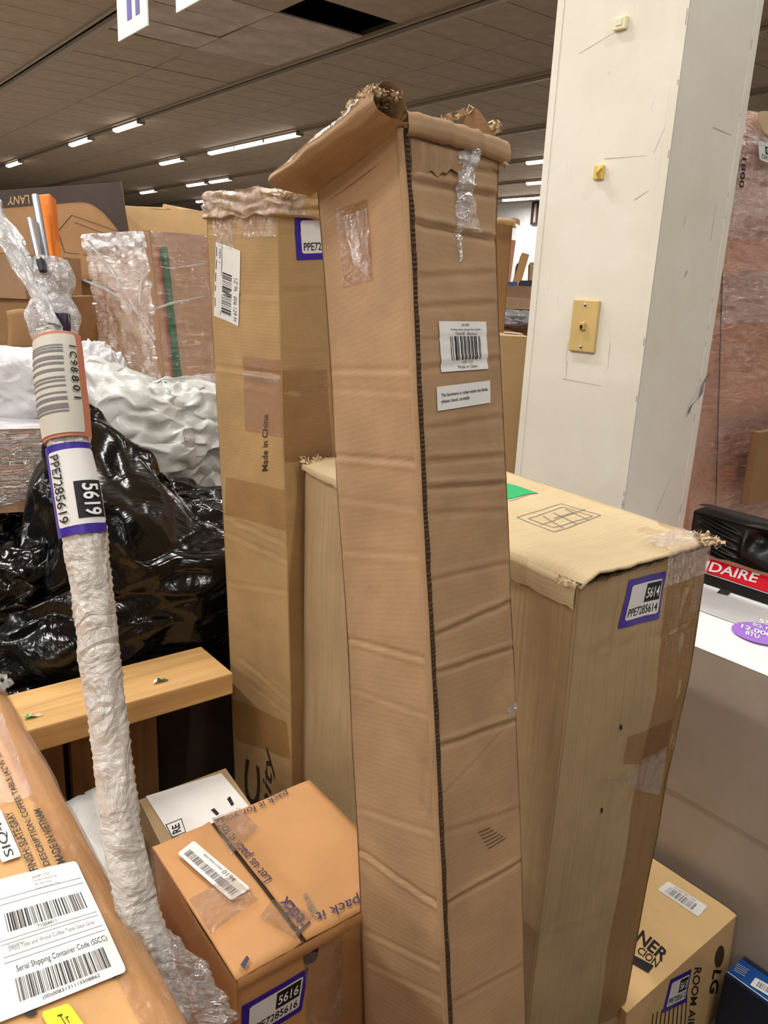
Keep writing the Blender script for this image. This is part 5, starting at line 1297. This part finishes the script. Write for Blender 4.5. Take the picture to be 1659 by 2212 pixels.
# DELANY box and the piles behind it
dg_ = at(262, 392, 3.0)
DL = Carton(at(-120, 421, 3.35), V((-.36, .93, 0)), (dg_ - at(-120, 421, 3.35)), (at(300, 640, 3.05) - dg_), .5, (dg_ - at(-120, 421, 3.35)).length, .36, seed=71, wob=.002)
rL = thing('printed_box', at(130, 640, 3.2), 'brown box with a dark printed border and upside-down lettering, top left', 'box')
DL.body('carton', K_BG, rL, res=((16, 10),) * 4); DL.cap('top_panel', K_BG2, rL)
BRD = plain('dark_brown_print', S(58, 42, 32), .6)
mb = MB(); q = [DL.uv(0, *p) for p in ((-120, 421), (262, 392), (292, 560), (-120, 600))]
def border(u, v):
    # dark band across the top and curving down the right side
    y1 = .21 if u < .75 else .21 + (max(0, (u - .75) / .25)) ** 2.6 * .75
    return DL.surf(0, *bil(q, u * .995, y1 * v + .002), .002)
mb.grid(border, 60, 6); mb.build('printed_border', BRD, rL)
mb = MB(); sh = DL.sheet(0, [(107, 427), (7, 434), (9, 416), (106, 408)]); DL.sheet(0, [(62, 440), (16, 443), (18, 425), (60, 421)]).text(mb, 'LANY', (-.05, 0, 1.0, 1), .003, .01); mb.build('upside_down_letters', K_BG2, rL)
mb = MB()
for a, b in (((125, 500), (155, 465)), ((155, 465), (255, 500)), ((125, 500), (140, 545)), ((160, 480), (240, 510)), ((140, 545), (255, 560))):
    a_ = DL.surf(0, *DL.uv(0, *a), .002); b_ = DL.surf(0, *DL.uv(0, *b), .002); s_ = (b_ - a_).normalized().cross(DL.nrm[0]) * .0016; mb.quad(a_ - s_, a_ + s_, b_ + s_, b_ - s_)
mb.build('line_drawing', INKB, rL)
def pile(px0, px1, py0, py1, d, label, mat, yawv=(GD, ND), dd=.5, **kw):
    a = at(px0, py0, d); b = at(px1, py0, d); w_ = (b - a).length; h = (at(px0, py1, d) - a).length
    bx = V((b.x - a.x, b.y - a.y, 0)).normalized()
    return simple_box(kw.pop('name', 'background_carton'), label, kw.pop('cat', 'box'), V((a.x, a.y, (a.z + b.z) / 2)), Z.cross(bx), bx, -Z, dd, w_, kw.pop('h', h), mat, **kw)
pile(130, 300, 578, 700, 3.15, 'brown carton directly under the box with upside-down lettering', K_BG, seed=72)
pile(140, 300, 702, 850, 3.1, 'brown carton third from the top in the stack behind the green-striped box', K_BG, seed=73)
OP = pile(-60, 90, 640, 760, 2.6, 'open brown carton behind the tube, left of the stacked cartons', K_BG, seed=74)
mb = MB(); mb = MB()
def cf(u, v): return at(14 + 62 * u ** .8 + 4 * math.sin(v * 3), 668 + 88 * v + 30 * (u - .4) ** 2 * (1 - v), 2.5 + .06 * u)
mb.grid(cf, 10, 8, uvfn=lambda u, v: (u * .1, v * .1)); o = mb.build('open_flap', K_BG, OP.root, True); m_ = o.modifiers.new('t', 'SOLIDIFY'); m_.thickness = .006
pile(-80, 50, 545, 640, 2.55, 'brown taped carton at the left edge behind the plastic tail', K_TN, seed=75)
pile(-70, 320, 850, 1300, 2.9, 'brown carton wall behind the white bags', K_BG, seed=76, h=1.2)
C5 = pile(270, 452, 452, 500, 3.6, 'tan carton top seen just above the green-striped box', K_BG2, seed=77, h=1.9)
simple_box('background_carton', 'tilted tan carton behind the green-striped box', 'box', at(352, 440, 4.4), V((.3, .95, 0)), V((.93, -.2, -.28)), V((-.28, 0, -.95)), .5, .5, .4, K_BG2, seed=78)
pile(262, 360, 446, 500, 4.2, 'pale carton right of the lettered box', kraft('pale_bg', S(196, 170, 124), 'V', .2), seed=79, h=2.0)

# gap between centre carton and pillar
TC = pile(1040, 1108, 483, 700, 2.6, 'dark brown tall carton with a rounded rim seen right of the centre carton', K_BG, seed=81, h=1.7, name='tall_carton')
rim = MB(); p0 = at(1060, 480, 2.55); p1 = at(1110, 482, 2.55); rim.tube([p0, (p0 + p1) / 2 + Z * .004, p1, p1 - Z * .012 - tcol * .003], .012, 10); o = rim.build('rolled_rim', K_BG2, TC.root, True)
a_ = at(1098, 474, 3.0); mb = MB(); mb.grid(lambda u, v: at(1097 + 26 * u, 476 + 10 * v - 6 * math.sin(u * 3), 2.6) + Z * .004 * math.sin(v * 4), 8, 4); o = mb.build('curled_flap', K_TN, TC.root, True)
C8 = pile(1060, 1143, 726, 1030, 2.5, 'brown carton between the centre carton and the pillar', K_BG2, seed=82, h=1.33, dd=.34)
q = [tuple(C8.surf(4, u, v, .002)) for u, v in ((.5, .45), (1.0, .30), (1.0, .50), (.62, .65))]; Sheet(lambda x, y, off: V(bil(q, x, y)) + Z * off).rect('white_paper', PAPER, C8.root)
o = blob('film_bundle', crinkle('silver_film', S(120, 120, 124), .25, 10, .7, .02, .7), None, at(1115, 690, 4.5), V((.14, 0, 0)), V((0, .12, 0)), Z * .045, .14, 2.2, seed=9, nu=80, nv=50); pile(1060, 1175, 708, 760, 4.5, 'brown carton holding up the bundle of grey film', K_BG, seed=86, h=1.25, dd=.4)
tag(o, 'bundle of grey plastic film seen through the gap beside the pillar', 'plastic film')
pile(1088, 1175, 618, 645, 6.0, 'upper flat brown package in the gap beside the pillar', kraft('package', S(140, 112, 88), 'V', .3), seed=83, name='flat_package'); pile(1090, 1175, 645, 668, 5.8, 'lower flat brown package in the gap beside the pillar', kraft('package2', S(166, 138, 108), 'V', .3), seed=84, name='flat_package')
pile(1086, 1180, 668, 700, 5.9, 'dark crate under the flat packages in the gap', INKB, seed=85, name='dark_crate', h=1.3)
def lean(p0, p1, w_, d, label, mat, name, cat='board'):
    a = at(*p0, d); b = at(*p1, d); ax = (a - b) / 2; sd = (tcol - ax.normalized() * tcol.dot(ax.normalized())).normalized(); mb = MB(); mb.box((a + b) / 2, sd * w_ * d / FPX / 2, ax, tfor * .06); o = mb.build(name, mat, None, bevel=.005); tag(o, label, cat)
lean((1134, 551), (1112, 625), 16, 9, 'leaning tan board in front of the far white wall', K_E, 'leaning_board')
lean((1108, 522), (1096, 612), 9, 9, 'slim orange-brown roll left of the leaning tan board', K_PK, 'cardboard_tube', 'tube')
lean((1150, 570), (1148, 625), 14, 9, 'short tan carton right of the leaning tan board', K_BG2, 'far_carton', 'box')
lean((1117, 572), (1112, 612), 3, 9.1, 'thin dark blue rod beside the leaning tan board', NAVY, 'thin_rod', 'rod')
lean((1100, 612), (1100, 626), 30, 8.8, 'low blue package beside the far boards', BLUEC, 'blue_package', 'package')
lean((1140, 609), (1140, 626), 36, 8.7, 'dark package at the foot of the far boards', NAVY, 'dark_package', 'package')
# more pallets of goods in the hall, low behind the near goods
PLW = wood('pallet_wood', S(150, 118, 80), 0)
for i, (n_, g_, h_, m_) in enumerate([(2.9, 3.1, .95, K_BG), (3.4, 5.2, .9, K_BG2), (.9, 5.0, 1.0, K_TN), (2.1, 6.6, 1.0, K_BG), (4.6, 3.6, .85, K_BG2), (-.7, 4.6, 1.05, K_BG), (5.2, 5.8, .8, K_TN), (.4, 7.4, 1.0, K_BG2)]):
    r_ = thing('loaded_pallet', L(n_ + .5, g_ + .4, 0), 'pallet of %s cartons hidden behind the near goods, %s' % (['dark brown', 'pale', 'pinkish', 'brown', 'light tan', 'brown', 'pinkish', 'pale'][i], ['beyond the pillar', 'far beyond the pillar', 'behind the lettered box', 'far behind the centre carton', 'right of the pillar', 'far left', 'far right', 'farthest left'][i]), 'pallet', 'loaded pallets in the hall')
    mb = MB()
    for k in range(5): mb.box(L(n_ + .5, g_ + .06 + .17 * k, .12), ND * .5, GD * .05, Z * .012)
    for k in range(3): mb.box(L(n_ + .05 + .45 * k, g_ + .4, .055), ND * .045, GD * .4, Z * .05)
    mb.build('pallet', PLW, r_)
    for a_ in range(2):
        for b_ in range(2):
            hh = (h_ - .135) / 2
            mb = MB(); mb.box(L(n_ + .25 + .5 * a_, g_ + .4, .135 + hh * (b_ + .5)), ND * .243, GD * .39, Z * (hh / 2 - .003)); mb.build('carton', m_, r_, bevel=.004)
# framed wall unit on the far wall
P = on_n(1168, 460, 18.1); nf, gf, zf = ng(P)
rF = thing('wall_frame', P, 'dark-framed window unit on the far white wall beside the pillar', 'wall frame')
mb = MB()
for (dg, dz, hg, hz_) in ((0, .28, .3, .03), (0, -.28, .3, .03), (.28, 0, .03, .3), (-.28, 0, .03, .3), (.1, 0, .02, .28)): mb.box(L(nf - .03, gf + dg, zf + dz), ND * .03, GD * hg, Z * hz_)
mb.build('frame', INKB, rF); mb = MB(); mb.box(L(nf - .005, gf, zf), ND * .006, GD * .27, Z * .27); mb.build('pane', GREYP, rF)
print('TRIS', sum(len(m.polygons) for m in bpy.data.meshes))
